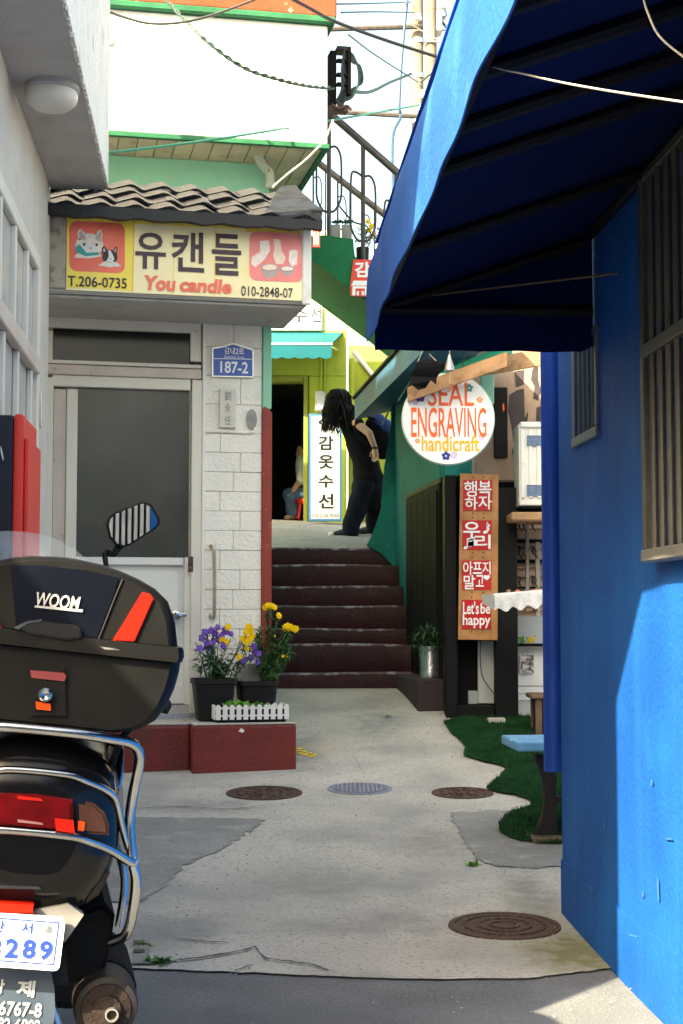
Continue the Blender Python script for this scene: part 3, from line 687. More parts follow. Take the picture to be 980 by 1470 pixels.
for s, a, b in (('劉', 562, 575), ('永', 579, 592), ('任', 597, 610)): ptext(A, 'lettering', s, 322, a, 331.5, b, -.0242, M('ink_grey', (.2, .19, .18), .6), .001, .004)

# ================================================================== WHITE AND GREEN HOUSE BEHIND
fr = GW = frame(P(470, 207, 10.9), 11.5)
T = thing('white_upper_house', 'white rendered upper storey with green trim, salmon parapet and mint wall below', 'house', fr)
zbm = H(fr, 465, 207)[1]; zt = H(fr, 470, 37)[1]
box(T, 'upper_wall', -3.4, 0, 0, 3.2, zbm, zt, stucco_white, .008)
box(T, 'ledge', -3.42, .05, -.06, 3.2, zt + .001, zt + .05, trimgreen, .008)
box(T, 'parapet', -3.42, .06, -.04, 3.2, zt + .051, zt + .6, orangep, .01)
box(T, 'trim', -3.4, .012, -.012, .03, zbm - .035, zbm - .001, trimgreen, .003)
box(T, 'trim', -.028, .012, .031, 2.6, zbm - .035, zbm - .001, trimgreen, .003)
xg = H(fr, 386, 250, .5)[0]
box(T, 'lower_wall', -3.4, xg, .5, 3.1, ztop - .05, zbm - .02, mint, .006)
x = -3.38
plank = M('soffit_board', (.42, .34, .24), .75, .15, 6, .3, 50, c2=(.3, .22, .15), sc2=7, th=.6, soft=.12)
while x < -.05:
    wd = .135; x2 = min(x + wd - .006, -.03)
    box(T, 'plank', x, x2, .032, .498 if x2 < xg else 1.6, zbm - .022 - random.uniform(0, .004), zbm - .002, plank, .003); x += wd
# rust drain
q = [H3(fr, 366, 206, .3), H3(fr, 368, 218, .3), H3(fr, 376, 236, .34), H3(fr, 386, 248, .38), H3(fr, 387, 270, .4)]
tube(T, 'drain_pipe', q, .036, M('old_pipe', (.4, .43, .35), .7, .2, 12, .3, 50, c2=(.22, .14, .09), sc2=14, th=.6, soft=.1), 10, 4)
cr = [H(fr, a, b, -.001) for a, b in ((441, 38), (428, 60), (416, 85), (409, 108), (396, 122), (382, 148), (376, 165), (370, 192))]
tube(T, 'crack_line', [(a, -.001, b) for a, b in cr], .0035, M('teal_sealant', (.5, .72, .7), .7), 5, 4)
tube(T, 'crack_line', [H3(fr, a, b, -.001) for a, b in ((442, 38), (455, 50), (466, 62))], .003, M('teal_sealant2', (.5, .72, .7), .7), 5, 3)
rbox(T, 'wall_box', 155, 38, 163, 60, -.07, 0, M('grey_box', (.35, .37, .42), .6), .004)

# ================================================================== OUTDOOR STAIR BRIDGE
fr = frame(P(470, 400, 12.6), 0)
T = thing('outdoor_staircase', 'deep green concrete outdoor staircase with steel railings crossing over the alley', 'staircase', fr)
def q2(a, b, y=0): return H(T, a, b, y)
pts = [q2(a, b) for a, b in ((400, 326), (450, 340), (464, 337), (507, 343), (509, 372), (535, 425), (620, 500), (700, 575), (700, 590), (620, 505), (535, 438), (450, 375), (400, 340))]
prism(T, 'flight', pts, 0, 1.7, greenp, .006)
prism(T, 'rear_curb', [q2(400, 330, 1.7), q2(520, 372, 1.7), q2(650, 500, 1.7), q2(650, 520, 1.7), q2(400, 345, 1.7)], 1.702, 1.8, greenp)
def rail(y, a, b, r): return tube(T, 'handrail', [H3(T, *a, y), H3(T, *b, y)], r, railm, 10)
rail(.05, (440, 134), (640, 309), .032); rail(1.75, (420, 205), (620, 362), .032)
for pxb, y in ((472, .05), (521, .05), (569, .05), (618, .05)):
    t_ = (pxb - 440) / 200; tp = 134 + 175 * t_
    bz = 341 if pxb < 508 else 372 + (pxb - 509) * .88
    tube(T, 'baluster', [H3(T, pxb, tp, y), H3(T, pxb, bz, y)], .019, railm, 8)
    for s in (-1, 1):
        xa = pxb + s * 4; w_ = 17 * s
        sh = (pxb - 472) * .86
        lp = [(pxb, 212 + sh), (pxb + w_ * .6, 208 + sh + 3 * s), (pxb + w_, 218 + sh + 8 * s), (pxb + w_ * 1.05, 260 + sh), (pxb + w_, 285 + sh), (pxb + w_ * .5, 302 + sh), (pxb, 304 + sh)]
        tube(T, 'scroll', [H3(T, a, b, y) for a, b in lp], .0105, railm, 6, 4)
    tube(T, 'scroll', [H3(T, a, b, y) for a, b in ((pxb + 14, 295 + sh), (pxb + 25, 300 + sh + 8), (pxb + 34, 318 + sh), (pxb + 46, 322 + sh))], .008, railm, 6, 4)
for i in range(9):
    pxb = 432 + i * 17.5; tp = 205 + (pxb - 420) * .785
    tube(T, 'baluster', [H3(T, pxb, tp, 1.75), H3(T, pxb, tp + 105, 1.75)], .011 if i % 2 else .008, railm, 6)
    if i % 2: tube(T, 'scroll', [H3(T, a, b, 1.75) for a, b in ((pxb - 1, tp + 28), (pxb + 8, tp + 26), (pxb + 12, tp + 40), (pxb + 11, tp + 66), (pxb + 2, tp + 76))], .007, railm, 6, 4)
# sign boards on the staircase
def brd(name, label, px0, py0, px1, py1, y):
    o = thing(name, label, 'sign', fr)
    return o
B = thing('small_sign', 'red board with white characters and a little house emblem on green staircase', 'sign', fr)
mark(B, 'board', ((507, 373), (540, 373), (540, 427), (503, 425), (502, 412)), -.02, red_sign, .012, .01)
ptext(B, 'lettering', '감', 509, 376, 531, 398, -.0325, white_sign, .002, .03); ptext(B, 'lettering', '천', 531, 378, 552, 399, -.0325, white_sign, .002, .03)
for p in (((507, 403), (526, 403), (530, 410), (504, 410)), ((506, 411), (510, 411), (510, 424), (505, 424)), ((524, 411), (528, 411), (528, 424), (523, 424)), ((510, 411), (524, 411), (524, 414), (510, 414)), ((512, 418), (515, 418), (515, 424), (512, 424)), ((519, 418), (522, 418), (522, 424), (519, 424))): mark(B, 'emblem', p, -.0325, white_sign, .002)
B = thing('hanging_sign', 'narrow red and white sign fragment hanging at the end of tiled canopy', 'sign', frame(P(455, 343, 11.2), 0))
rbox(B, 'board', 449, 329, 459, 355, -.02, .01, red_sign, .003)
ptext(B, 'lettering', 'H', 450.5, 333, 456.5, 351, -.0205, white_sign, .002, .03)

# ================================================================== LIME HOUSE
fr = LM = frame(P(497, 747, 17), 0)
T = thing('lime_house', 'lime green house with dark open doorway at the top of the stairs', 'house', fr)
z0 = H(fr, 440, 749)[1]; zd = H(fr, 415, 540)[1]; za = H(fr, 440, 476)[1]; ztp = H(fr, 440, 330)[1]
xd0, xd1 = H(fr, 345, 700)[0], H(fr, 442, 700)[0]
box(T, 'pier', xd1, 0, 0, .25, z0 - .3, zd, lime, .01)
box(T, 'wall', -3.2, xd0, 0, .25, z0 - .3, zd, lime, .01)
box(T, 'lintel', -3.2, 0, 0, .25, zd + .001, za, lime, .01)
box(T, 'upper_wall', -3.2, -.002, .01, .26, za + .001, ztp, limepale, .01)
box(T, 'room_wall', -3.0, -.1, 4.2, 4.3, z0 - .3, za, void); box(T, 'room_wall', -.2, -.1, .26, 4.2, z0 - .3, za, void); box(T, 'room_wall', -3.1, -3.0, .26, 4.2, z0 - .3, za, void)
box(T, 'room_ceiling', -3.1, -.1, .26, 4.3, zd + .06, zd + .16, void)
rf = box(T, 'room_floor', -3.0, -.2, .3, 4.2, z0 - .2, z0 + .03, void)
box(T, 'side_wing', .03, 2.6, 1.4, 1.6, z0 - .3, H(fr, 530, 400, 1.4)[1], limepale, .01)
zw = H(fr, 520, 520, 1.4)[1]
box(T, 'wing_base', .03, 2.6, 1.34, 1.399, z0 - .3, zw, lime, .01)
box(T, 'door_frame', xd1 - .05, xd1 - .002, -.02, .2, z0 - .1, zd - .002, M('olive_frame', (.2, .22, .03), .6), .004)
box(T, 'door_frame', xd0, xd1 - .052, -.015, .2, zd - .06, zd - .002, M('olive_frame2', (.2, .22, .03), .6), .004)
for pxp, r in ((461, .012), (466, .008)):
    xp = H(fr, pxp, 550)[0]; tube(T, 'conduit', [(xp, -.012, z0), (xp, -.012, za - .05)], r, lime, 6)
xp = H(fr, 503, 600)[0]; tube(T, 'drain_pipe', [H3(fr, 505, 515, .1), H3(fr, 504, 560, .1), H3(fr, 504, 650, .1), H3(fr, 508, 665, .1), H3(fr, 513, 664, .1)], .03, lime, 8, 3)
rbox(T, 'meter_box', 452, 561, 466, 590, -.13, -.001, M('meter_grey', (.45, .45, .42), .6, .1, 12), .015)
rbox(T, 'meter_lid', 453.5, 578, 464.5, 588, -.14, -.131, M('meter_lid', (.55, .55, .52), .5), .004)
tube(T, 'white_pipe', [H3(fr, 508, 505, 1.3), H3(fr, 540, 545, 1.3), H3(fr, 575, 600, 1.3)], .03, white_pl, 8)
# teal awning on the lime house
A = thing('teal_awning', 'small teal canvas awning with scalloped valance over the lime doorway', 'awning', fr)
xw_ = H(fr, 492, 478)[0]; yf = -.62; xf = H(fr, 476, 492, yf)[0]; zf_ = H(fr, 430, 493, yf)[1]; zv = H(fr, 430, 515, yf)[1]
bm = bmesh.new(); v = [bm.verts.new(q) for q in ((-3.1, -.005, za - .01), (xw_, -.005, za - .01), (xf, yf, zf_), (-3.1, yf, zf_), (-3.1, -.005, za - .025), (xw_, -.005, za - .025), (xf, yf, zf_ - .012), (-3.1, yf, zf_ - .012))]
for f in ((0, 1, 2, 3), (4, 7, 6, 5), (0, 4, 5, 1), (1, 5, 6, 2), (2, 6, 7, 3), (3, 7, 4, 0)): bm.faces.new([v[i] for i in f])
from_bm('canvas', bm, awnteal, A)
n = 160; pts = [(-3.1 + (xf + 3.1) * i / n, zv + .02 - .02 * abs(math.sin(i / n * math.pi * 22))) for i in range(n + 1)] + [(xf, zf_ - .014), (-3.1, zf_ - .014)]
prism(A, 'valance', pts, yf - .006, yf + .002, awnteal)
tube(A, 'front_bar', [(-3.1, yf - .006, zf_ - .008), (xf + .01, yf - .006, zf_ - .008)], .011, white_pl, 8)
tube(A, 'arm', [(xf - .02, yf + .02, zf_ - .03), (xw_ - .05, -.01, za - .22)], .012, steel, 6)
# signs of the lime house
B = thing('wall_sign', 'white wall sign with black characters above the teal awning', 'sign', fr)
rbox(B, 'board', 300, 438, 462, 474, -.05, -.001, white_sign, .004)
for s, a, c in (('옷', 388, 413), ('수', 417, 442), ('선', 446, 462)): ptext(B, 'lettering', s, a, 441, c - 1, 463, -.051, black_ink, .002, .02)
ptext(B, 'lettering', '010 5148 9540', 395, 466, 450, 471, -.051, M('blue_grey_ink', (.3, .38, .48), .6), .002)
fr2 = frame(P(466, 747, 16.55), 0)
B = thing('standing_sign', 'tall white vertical sign with blue edge and black characters beside the doorway', 'sign', fr2)
rbox(B, 'frame', 443, 594, 490.5, 748, 0, .09, M('sky_blue_edge', (.07, .28, .6), .5, .08, 8), .004)
rbox(B, 'face', 446, 597, 487.5, 745, -.004, -.0005, white_sign, .001)
for s, a, b in (('일', 602, 618), ('감', 626, 646), ('옷', 653, 673), ('수', 682, 700), ('선', 709, 730)): ptext(B, 'lettering', s, 457, a, 478.5, b, -.005, black_ink, .002, .018)
ptext(B, 'lettering', '010 5148 9540', 447, 737.5, 486, 743, -.005, M('grey_ink', (.3, .3, .3), .6), .002)
# ================================================================== BLUE HOUSE (right)
fr = BH = frame(P(808, 1300, 6.1), -86.6)
T = thing('blue_house', 'cobalt blue rendered house with barred windows and a blue downpipe', 'house', fr)
ztop_b = 3.1
# window openings on the wall
sa, sb = H(T, 855, 560, -.012)[0], H(T, 821, 560, -.012)[0]; sz0, sz1 = H(T, 838, 628)[1], H(T, 838, 482)[1]
na = H(T, 921, 700, -.06)[0]; nb = na + 1.15; nz0, nz1 = H(T, 920, 800)[1], H(T, 920, 800)[1] + 1.15
sx0, sx1 = min(sa, sb), max(sa, sb)
def wall_seg(n, x0, x1, z0, z1):
    bm = bmesh.new(); bmbox(bm, x0, x1, 0, .18, z0, z1); return bm
bm = bmesh.new()
for x0, x1, z0, z1 in ((0, sx0, -.3, ztop_b), (sx0, sx1, -.3, sz0), (sx0, sx1, sz1, ztop_b), (sx1, na, -.3, ztop_b), (na, nb, -.3, nz0), (na, nb, nz1, ztop_b), (nb, 8.2, -.3, ztop_b)):
    bmbox(bm, x0, x1, 0, .18, z0, z1)
bmesh.ops.remove_doubles(bm, verts=bm.verts[:], dist=.0005)
from_bm('wall', bm, bluewall, T)
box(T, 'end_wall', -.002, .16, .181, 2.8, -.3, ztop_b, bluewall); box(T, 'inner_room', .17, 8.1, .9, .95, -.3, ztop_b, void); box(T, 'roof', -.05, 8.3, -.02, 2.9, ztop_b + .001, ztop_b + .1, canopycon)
# slightly proud plinth foot of the wall
bm = bmesh.new()
pl = [(0 + .01 * math.sin(i), -.012 - .01 * (i % 2) * .5) for i in range(2)]
zpl = H(T, 806, 1232)[1]
prism(T, 'plinth', [(-.012, -.3), (8.2, -.3), (8.2, zpl - .05), (3.2, zpl + .03), (1.2, zpl - .02), (-.012, zpl)], -.006, .05, bluewall, .004)
grille = M('grey_brown_grille', (.055, .054, .052), .5, .2, 12, .1, 60)
sillm = M('pale_grey_sill', (.15, .145, .14), .6, .2, 12, .2, 60)
grille_b = M('blue_grey_grille', (.07, .1, .15), .5, .15, 12, .1, 60)
def window(x0, x1, z0, z1, m, step, hb, proud):
    W = box(T, 'window', x0 + .01, x1 - .01, .1, .115, z0 + .005, z1 - .005, glass_black)
    box(W, 'sill', x0 - .01, x1 + .01, -proud - .004, .06, z0 - .025, z0 + .012, sillm if hb else m, .004)
    box(W, 'grille_stile', x0 - .005, x0 + .03, -proud, -proud + .03, z0 + .013, z1, m, .004); box(W, 'grille_stile', x1 - .03, x1 + .005, -proud, -proud + .03, z0 + .013, z1, m, .004)
    box(W, 'grille_rail', x0 + .031, x1 - .031, -proud + .002, -proud + .028, z1 - .03, z1 - .001, m, .004)
    if hb: box(W, 'grille_rail', x0 + .031, x1 - .031, -proud - .006, -proud + .02, hb - .02, hb + .02, m, .004)
    x = x0 + .03 + step * .8
    while x < x1 - .04:
        tube(W, 'bar', [(x, -proud + .012, z0 + .013), (x, -proud + .012, z1 - .031)], .011, m, 8); x += step
    box(W, 'inner_sash', x0 + .3 * (x1 - x0), x0 + .3 * (x1 - x0) + .05, .06, .098, z0 + .013, z1, frame_pink, .004)
window(sx0, sx1, sz0, sz1, grille_b, .075, None, .012)
window(na, nb, nz0, nz1, grille, .088, H(T, 918, 527)[1], .06)
for ch_ in (((921, 1281), (923, 1280), (924, 1287), (922, 1288)), ((943, 1262), (945, 1262), (946, 1292), (944.5, 1296)), ((955, 1202), (966, 1204), (964, 1206), (956, 1205)), ((902, 1340), (916, 1344), (915, 1346), (903, 1343)), ((934, 1120), (936, 1119), (936.5, 1127), (934.5, 1126)), ((846, 1272), (852, 1276), (851, 1278), (846, 1275)), ((866, 1180), (868, 1180), (868.5, 1192), (867, 1190))): mark(T, 'paint_chip', ch_, -.0065, M('pale_paint_chip', (.02, .12, .36), .8), .001)
# pipe
px_ = P(793, 800, 6.24); lp = fr.inverted() @ px_
zp0, zp1 = P(793, 1107, 6.24).z, 3.0
D = tube(T, 'downpipe', [(lp.x, lp.y, zp0), (lp.x, lp.y, 1.0), (lp.x, lp.y, 2.0), (lp.x, lp.y, zp1)], .043, bluepipe, 20)
for z in (zp0 + .3, 1.7, 2.6):
    box(D, 'bracket', lp.x - .012, lp.x + .012, lp.y, .03, z - .014, z + .014, bluepipe, .003)
box(T, 'pilaster', -.13, -.013, .035, .2, -.1, ztop_b, M('deep_blue_paint', (.01, .05, .33), .6, .12, 4, .3, 60), .005)

# ================================================================== BIG BLUE AWNING
A = thing('blue_awning', 'large blue canvas awning on a bar frame jutting from the blue house', 'awning', fr)
p = fr.inverted() @ P(538, 441, 5.4); xf = p.x; yf = p.y; zf = p.z; XN = xf + 6.6
sl_ = .36; zw = zf - sl_ * yf
def roofz(y): return zf + sl_ * (y - yf)
# roof canvas sagging between ribs
ribs = [xf + .02, xf + .9, xf + 1.72, xf + 2.05, xf + 2.4, xf + 2.73, xf + 3.1, xf + 3.7, xf + 4.4, xf + 5.1, xf + 5.8, XN - .02]
bm = bmesh.new(); gx, gy = 110, 10; g = []
for s in (0, .008):
    gg = []
    for i in range(gx + 1):
        x = xf + (XN - xf) * i / gx
        sag = 0
        for a, b in zip(ribs, ribs[1:]):
            if a <= x <= b: sag = .03 * math.sin(math.pi * (x - a) / (b - a)) * min(1, (b - a) / .5)
        gg.append([bm.verts.new((x, yf + (-.003 - yf) * j / gy, roofz(yf + (-.003 - yf) * j / gy) - sag * math.sin(math.pi * j / gy) + s)) for j in range(gy + 1)])
    g.append(gg)
for k, gg in enumerate(g):
    for i in range(gx):
        for j in range(gy):
            f = (gg[i][j], gg[i + 1][j], gg[i + 1][j + 1], gg[i][j + 1]); bm.faces.new(f if k else f[::-1])
for i in range(gx):
    for j in (0, gy): bm.faces.new((g[0][i][j], g[0][i + 1][j], g[1][i + 1][j], g[1][i][j]))
for j in range(gy):
    for i in (0, gx): bm.faces.new((g[0][i][j], g[0][i][j + 1], g[1][i][j + 1], g[1][i][j]))
from_bm('roof_canvas', bm, awnshaded, A, True)
tc_ = [[(xf - .006 + (XN - xf + .012) * i / 40, yf + (-.003 - yf) * j / 6, zf + .235 + (zw + .12 - zf - .235) * j / 6 - .015 * math.sin(math.pi * j / 6) * (1 + math.sin(i * 1.2))) for j in range(7)] for i in range(41)]
TOPC = tc_
# front valance: bulges over the bar and hangs in folds
def sheet3(parent, name, pts, mat, th=.004):
    bm = bmesh.new(); n, m = len(pts), len(pts[0]); q = [[bm.verts.new(p) for p in r] for r in pts]
    for i in range(n - 1):
        for j in range(m - 1): bm.faces.new((q[i][j], q[i + 1][j], q[i + 1][j + 1], q[i][j + 1]))
    bmesh.ops.recalc_face_normals(bm, faces=bm.faces[:])
    bmesh.ops.solidify(bm, geom=bm.faces[:], thickness=th)
    return from_bm(name, bm, mat, parent, True)
rowsv = []
for i in range(171):
    x = xf - .004 + (XN - xf + .008) * i / 170; r = []
    fold = .006 * math.sin(x * 4.1 + .6) + .003 * math.sin(x * 11.7)
    for j in range(11):
        t = j / 10
        z = zf + .215 - t * (.34 + .006 * math.sin(x * 4.3) + .005 * math.sin(x * 9))
        y = yf - .01 - .02 * math.sin(min(1, t * 1.5) * math.pi * .6) - fold * (.3 + .7 * t)
        if t < .12: y += .05 * (1 - t / .12)
        r.append((x, y, z))
    rowsv.append(r)
sheet3(A, 'front_valance', rowsv, awnblue); sheet3(A, 'top_canvas', TOPC, awnblue)
# far gable and its hanging valance
zlow = (P(700, 502, 5.4)).z
prism_pts = [(yf, zf - .01), (-.004, zf - .01), (-.004, zw + .1), (yf, zf + .21)]
def ygon(name, pts, x0, x1, m):
    bm = bmesh.new(); a = [bm.verts.new((x0, y, z)) for y, z in pts]; b = [bm.verts.new((x1, y, z)) for y, z in pts]; n = len(pts)
    bm.faces.new(a); bm.faces.new(b[::-1])
    for i in range(n): bm.faces.new((a[i], b[i], b[(i + 1) % n], a[(i + 1) % n]))
    return from_bm(name, bm, m, A)
ygon('gable_canvas', prism_pts, xf - .006, xf, awnshaded)
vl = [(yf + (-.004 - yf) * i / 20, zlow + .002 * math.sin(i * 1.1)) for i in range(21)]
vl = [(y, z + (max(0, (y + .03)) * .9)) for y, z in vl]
ygon('side_valance', vl + [(-.004, zf - .012), (yf, zf - .012)], xf - .007, xf - .001, awnshaded)
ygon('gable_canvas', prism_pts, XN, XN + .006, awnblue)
barm = M('dark_awning_bar', (.006, .006, .008), .6, .2, 12, spec=.2)
tube(A, 'front_bar', [(xf, yf + .01, zf - .012), (XN, yf + .01, zf - .012)], .02, barm, 8)
tube(A, 'wall_bar', [(xf, -.03, zw - .03), (XN, -.03, zw - .03)], .018, barm, 8)
tube(A, 'end_bar', [(xf + .02, yf + .01, zf - .012), (xf + .02, -.01, zf - .012)], .018, barm, 8)
for r in ribs: tube(A, 'rib', [(r, yf + .01, zf - .015), (r, -.02, zw - .035)], .018, barm, 8)
tube(A, 'brace', [(xf + .03, yf + .2, zf + .04), (xf + .5, -.03, zf + .02)], .004, M('brown_cord', (.1, .065, .04), .7), 6)

# ================================================================== TEAL HOUSE AND SEAL STALL
pa, pb = P(640, 800, 11.0), P(561, 800, 13.6)
ang = math.degrees(math.atan2(pa.y - pb.y, pa.x - pb.x))
fr = TE = frame(pa, ang)
T = thing('teal_house', 'teal painted house beside the maroon stairs with a dark metal door', 'house', fr)
ln = (pa - pb).xy.length
zt_ = P(600, 505, 11).z + .5
zov = P(660, 690, 10.4).z
bm = bmesh.new(); bmbox(bm, -ln, -.03, 0, .2, .3, zt_)
from_bm('alley_wall', bm, tealwall, T)
# flared rough foot at the far corner
ff = frame(P(560, 700, 13.5), 0)
o = prism(T, 'flared_foot', [(0, 0), (1, 0), (1, 1)], 0, 1, tealwall)
bpy.data.objects.remove(o)
bm = bmesh.new(); inv = fr.inverted()
pp = [(566, 560), (561, 600), (557, 640), (551, 670), (549, 700), (547, 730), (540, 752), (533, 770), (526, 782), (548, 796), (563, 812), (576, 826), (586, 832), (600, 832), (600, 560)]
a = [bm.verts.new(inv @ P(x + random.uniform(-1, 1), y, 13.35 - .02 * i * 0)) for i, (x, y) in enumerate(pp)]; b = [bm.verts.new(inv @ P(x, y, 13.75)) for x, y in pp]
bm.faces.new(a); bm.faces.new(b[::-1])
for i in range(len(pp)): bm.faces.new((a[i], b[i], b[(i + 1) % len(pp)], a[(i + 1) % len(pp)]))
from_bm('flared_foot', bm, tealwall, T)
# dark metal door leaf on the alley wall
zd1 = H(T, 610, 702, -.04)[1]; dx0, dx1 = H(T, 583, 820, -.04)[0], H(T, 630, 820, -.04)[0]; zd0 = .55
D = box(T, 'metal_door', dx0, dx1, -.04, -.002, zd0, zd1, darkmetal, .006)
n_ = 5
for i in range(n_):
    box(D, 'panel', dx0 + .04 + (dx1 - dx0 - .08) * i / n_ + .006, dx0 + .04 + (dx1 - dx0 - .08) * (i + 1) / n_ - .006, -.05, -.041, zd0 + .06, zd1 - .05, darkmetal, .003)
box(D, 'frame', dx0 - .03, dx1 + .02, -.03, -.003, zd1 + .001, zd1 + .035, black_paint, .003)
ZPL = P(615, 974, 11.1).z
box(T, 'door_plinth', -ln * .5, -.035, -.2, -.003, .3, ZPL, M('dark_kerb_stone', (.035, .024, .028), .9, .2, 8, .5, 60), .012)
# front (camera facing) brown wall and dark stall opening
f2 = frame(P(720, 800, 11.1), 0)
SW = thing('seal_stall', 'seal carving stall front with brown stained wall and dark open bay', 'stall', f2)
zbw = H(f2, 720, 690)[1]
box(SW, 'brown_wall', H(f2, 678, 600)[0], 2.6, 0, .12, zbw, zt_ + .2, brownstain, .006)
box(SW, 'teal_pier', H(f2, 630, 600)[0], H(f2, 674, 600)[0] - .001, -.005, .1, .45, zt_ + .1, tealwall, .004)
box(SW, 'grey_post', H(f2, 674, 600)[0], H(f2, 680, 600)[0] - .001, -.03, .1, .45, zt_ + .2, stonem, .004)
box(SW, 'back_wall', H(f2, 678, 600)[0], 2.6, .75, .8, .3, zt_, black_paint)
box(SW, 'white_wall', H(f2, 740, 900)[0], 2.6, .30, .34, .35, H(f2, 750, 880, .30)[1], white_pl)
zt1 = H(f2, 750, 1035, .3)[1]
for i in range(5):
    zz = H(f2, 755, 985 + i * 10.5, .295)[1]
    box(SW, 'joint_batten', H(f2, 741, 900)[0], 1.7, .294, .299, zz, zz + .004, M('grey_joint', (.3, .29, .29), .8))
# brush strokes painted on the brown wall
for st_p in (((738, 533), (752, 531), (751, 552), (740, 556)), ((731, 567), (742, 560), (752, 558), (753, 600), (758, 590), (757, 604), (748, 612), (745, 622), (740, 610), (741, 630), (737, 634), (733, 606), (729, 590)), ((764, 530), (772, 521), (772, 545), (776, 560), (772, 575), (765, 572), (767, 555), (762, 545)), ((770, 585), (778, 583), (778, 606), (769, 604)), ((712, 512), (726, 506), (742, 508), (738, 520), (720, 522))):
    mark(SW, 'brush_stroke', st_p, -.001, inkm, .003)
mark(SW, 'brush_stroke', ((735, 645), (737, 644), (736.5, 652), (734.5, 654)), -.001, rust, .003)
rbox(SW, 'dark_board', 709, 556, 728.5, 657, -.035, -.002, black_paint, .005)
mark(SW, 'red_mark', ((721, 582), (723, 578), (724, 588), (722, 591)), -.037, orange_ink, .002)
# side beams at the top
def beam(name, a, b, w_, d0, d1, m, dep=.05):
    p0, p1 = P(*a, d0), P(*b, d1); inv = f2.inverted(); p0, p1 = inv @ p0, inv @ p1
    h = w_ / 2 * d0 / F
    bm = bmesh.new(); v = []
    for p in (p0, p1):
        for dz, dy in ((-h, 0), (h, 0), (h, dep), (-h, dep)): v.append(bm.verts.new(p + Vector((0, dy, dz))))
    for f in ((0, 1, 2, 3), (7, 6, 5, 4), (0, 4, 5, 1), (1, 5, 6, 2), (2, 6, 7, 3), (3, 7, 4, 0)): bm.faces.new([v[i] for i in f])
    return from_bm(name, bm, m, SW)
beam('timber_beam', (585, 566), (728, 515), 21, 9.9, 9.75, woodl, .04)
beam('timber_beam', (690, 527), (850, 500), 24, 10.6, 10.6, woodl, .05)
beam('green_beam', (628, 545), (735, 497), 18, 10.3, 10.3, M('emerald_paint', (.02, .42, .25), .6, .1, 6), .05)
beam('green_post', (692, 500), (689, 585), 4, 10.6, 10.6, M('mint_post', (.3, .6, .48), .6), .05)
rbox(SW, 'mint_board', 690, 530, 709, 580, -.25, -.2, M('mint_board', (.22, .52, .42), .6, .15, 8), .004)
# blue grey canopy along the alley wall
Cn = thing('sheet_canopy', 'blue grey sheet metal canopy edge sloping out from the teal house', 'canopy', fr)
q0, q1 = P(509, 588, 13.6), P(640, 452, 9.75)
i0, i1 = fr.inverted() @ q0, fr.inverted() @ q1
hz = 15 * 13.6 / F
bm = bmesh.new(); v = []
for q in (i0, i1):
    for dy, dz in ((0, -hz), (0, hz), (.55, hz + .14), (.55, -hz + .14)): v.append(bm.verts.new((q.x, i0.y + dy, i0.z + dz)))
for f in ((0, 1, 2, 3), (7, 6, 5, 4), (0, 4, 5, 1), (1, 5, 6, 2), (2, 6, 7, 3), (3, 7, 4, 0)): bm.faces.new([v[i] for i in f])
from_bm('fascia', bm, steelblue, Cn)
box(Cn, 'roof_edge', i0.x - .03, i1.x, i0.y - .02, i0.y + .3, i0.z + hz + .001, i0.z + hz + .03, darkmetal, .005)
tube(Cn, 'strut', [fr.inverted() @ P(612, 510, 11.2), fr.inverted() @ P(572, 575, 11.6)], .008, steel, 6)
tube(Cn, 'strut', [fr.inverted() @ P(570, 565, 13.2), fr.inverted() @ P(548, 610, 13.3)], .008, steel, 6)
# black frame that carries the wooden board
f3 = frame(P(690, 1030, 10.78), 0)
K = thing('black_stand', 'tall black open frame stand carrying the wooden board by the turf', 'stand', f3)
zk0 = H(K, 690, 1033)[1]
rbox(K, 'post', 639, 682, 656, 1030, 0, .3, black_paint, .006); rbox(K, 'post', 710, 700, 743, 1030, -.01, .3, black_paint, .006)
rbox(K, 'sill', 656.3, 1013, 709.7, 1030, .0, .3, black_paint, .006); rbox(K, 'head', 656.3, 682, 709.7, 700, .02, .3, black_paint, .006)
rbox(K, 'back_panel', 656.3, 700.5, 709.7, 1012.5, .26, .29, black_paint)
rbox(K, 'white_panel', 686, 920, 709, 1010, .1, .14, M('pale_grey_panel', (.42, .45, .45), .6, .08, 5), .004)
rbox(K, 'stepped_block', 672, 992, 686, 1011, .1, .15, M('pale_grey_panel2', (.3, .33, .33), .6), .004)
tube(K, 'cable', [H3(K, a, b, .05) for a, b in ((690, 918), (689, 945), (692, 970), (701, 985), (709, 996))], .004, cablem, 6, 4)
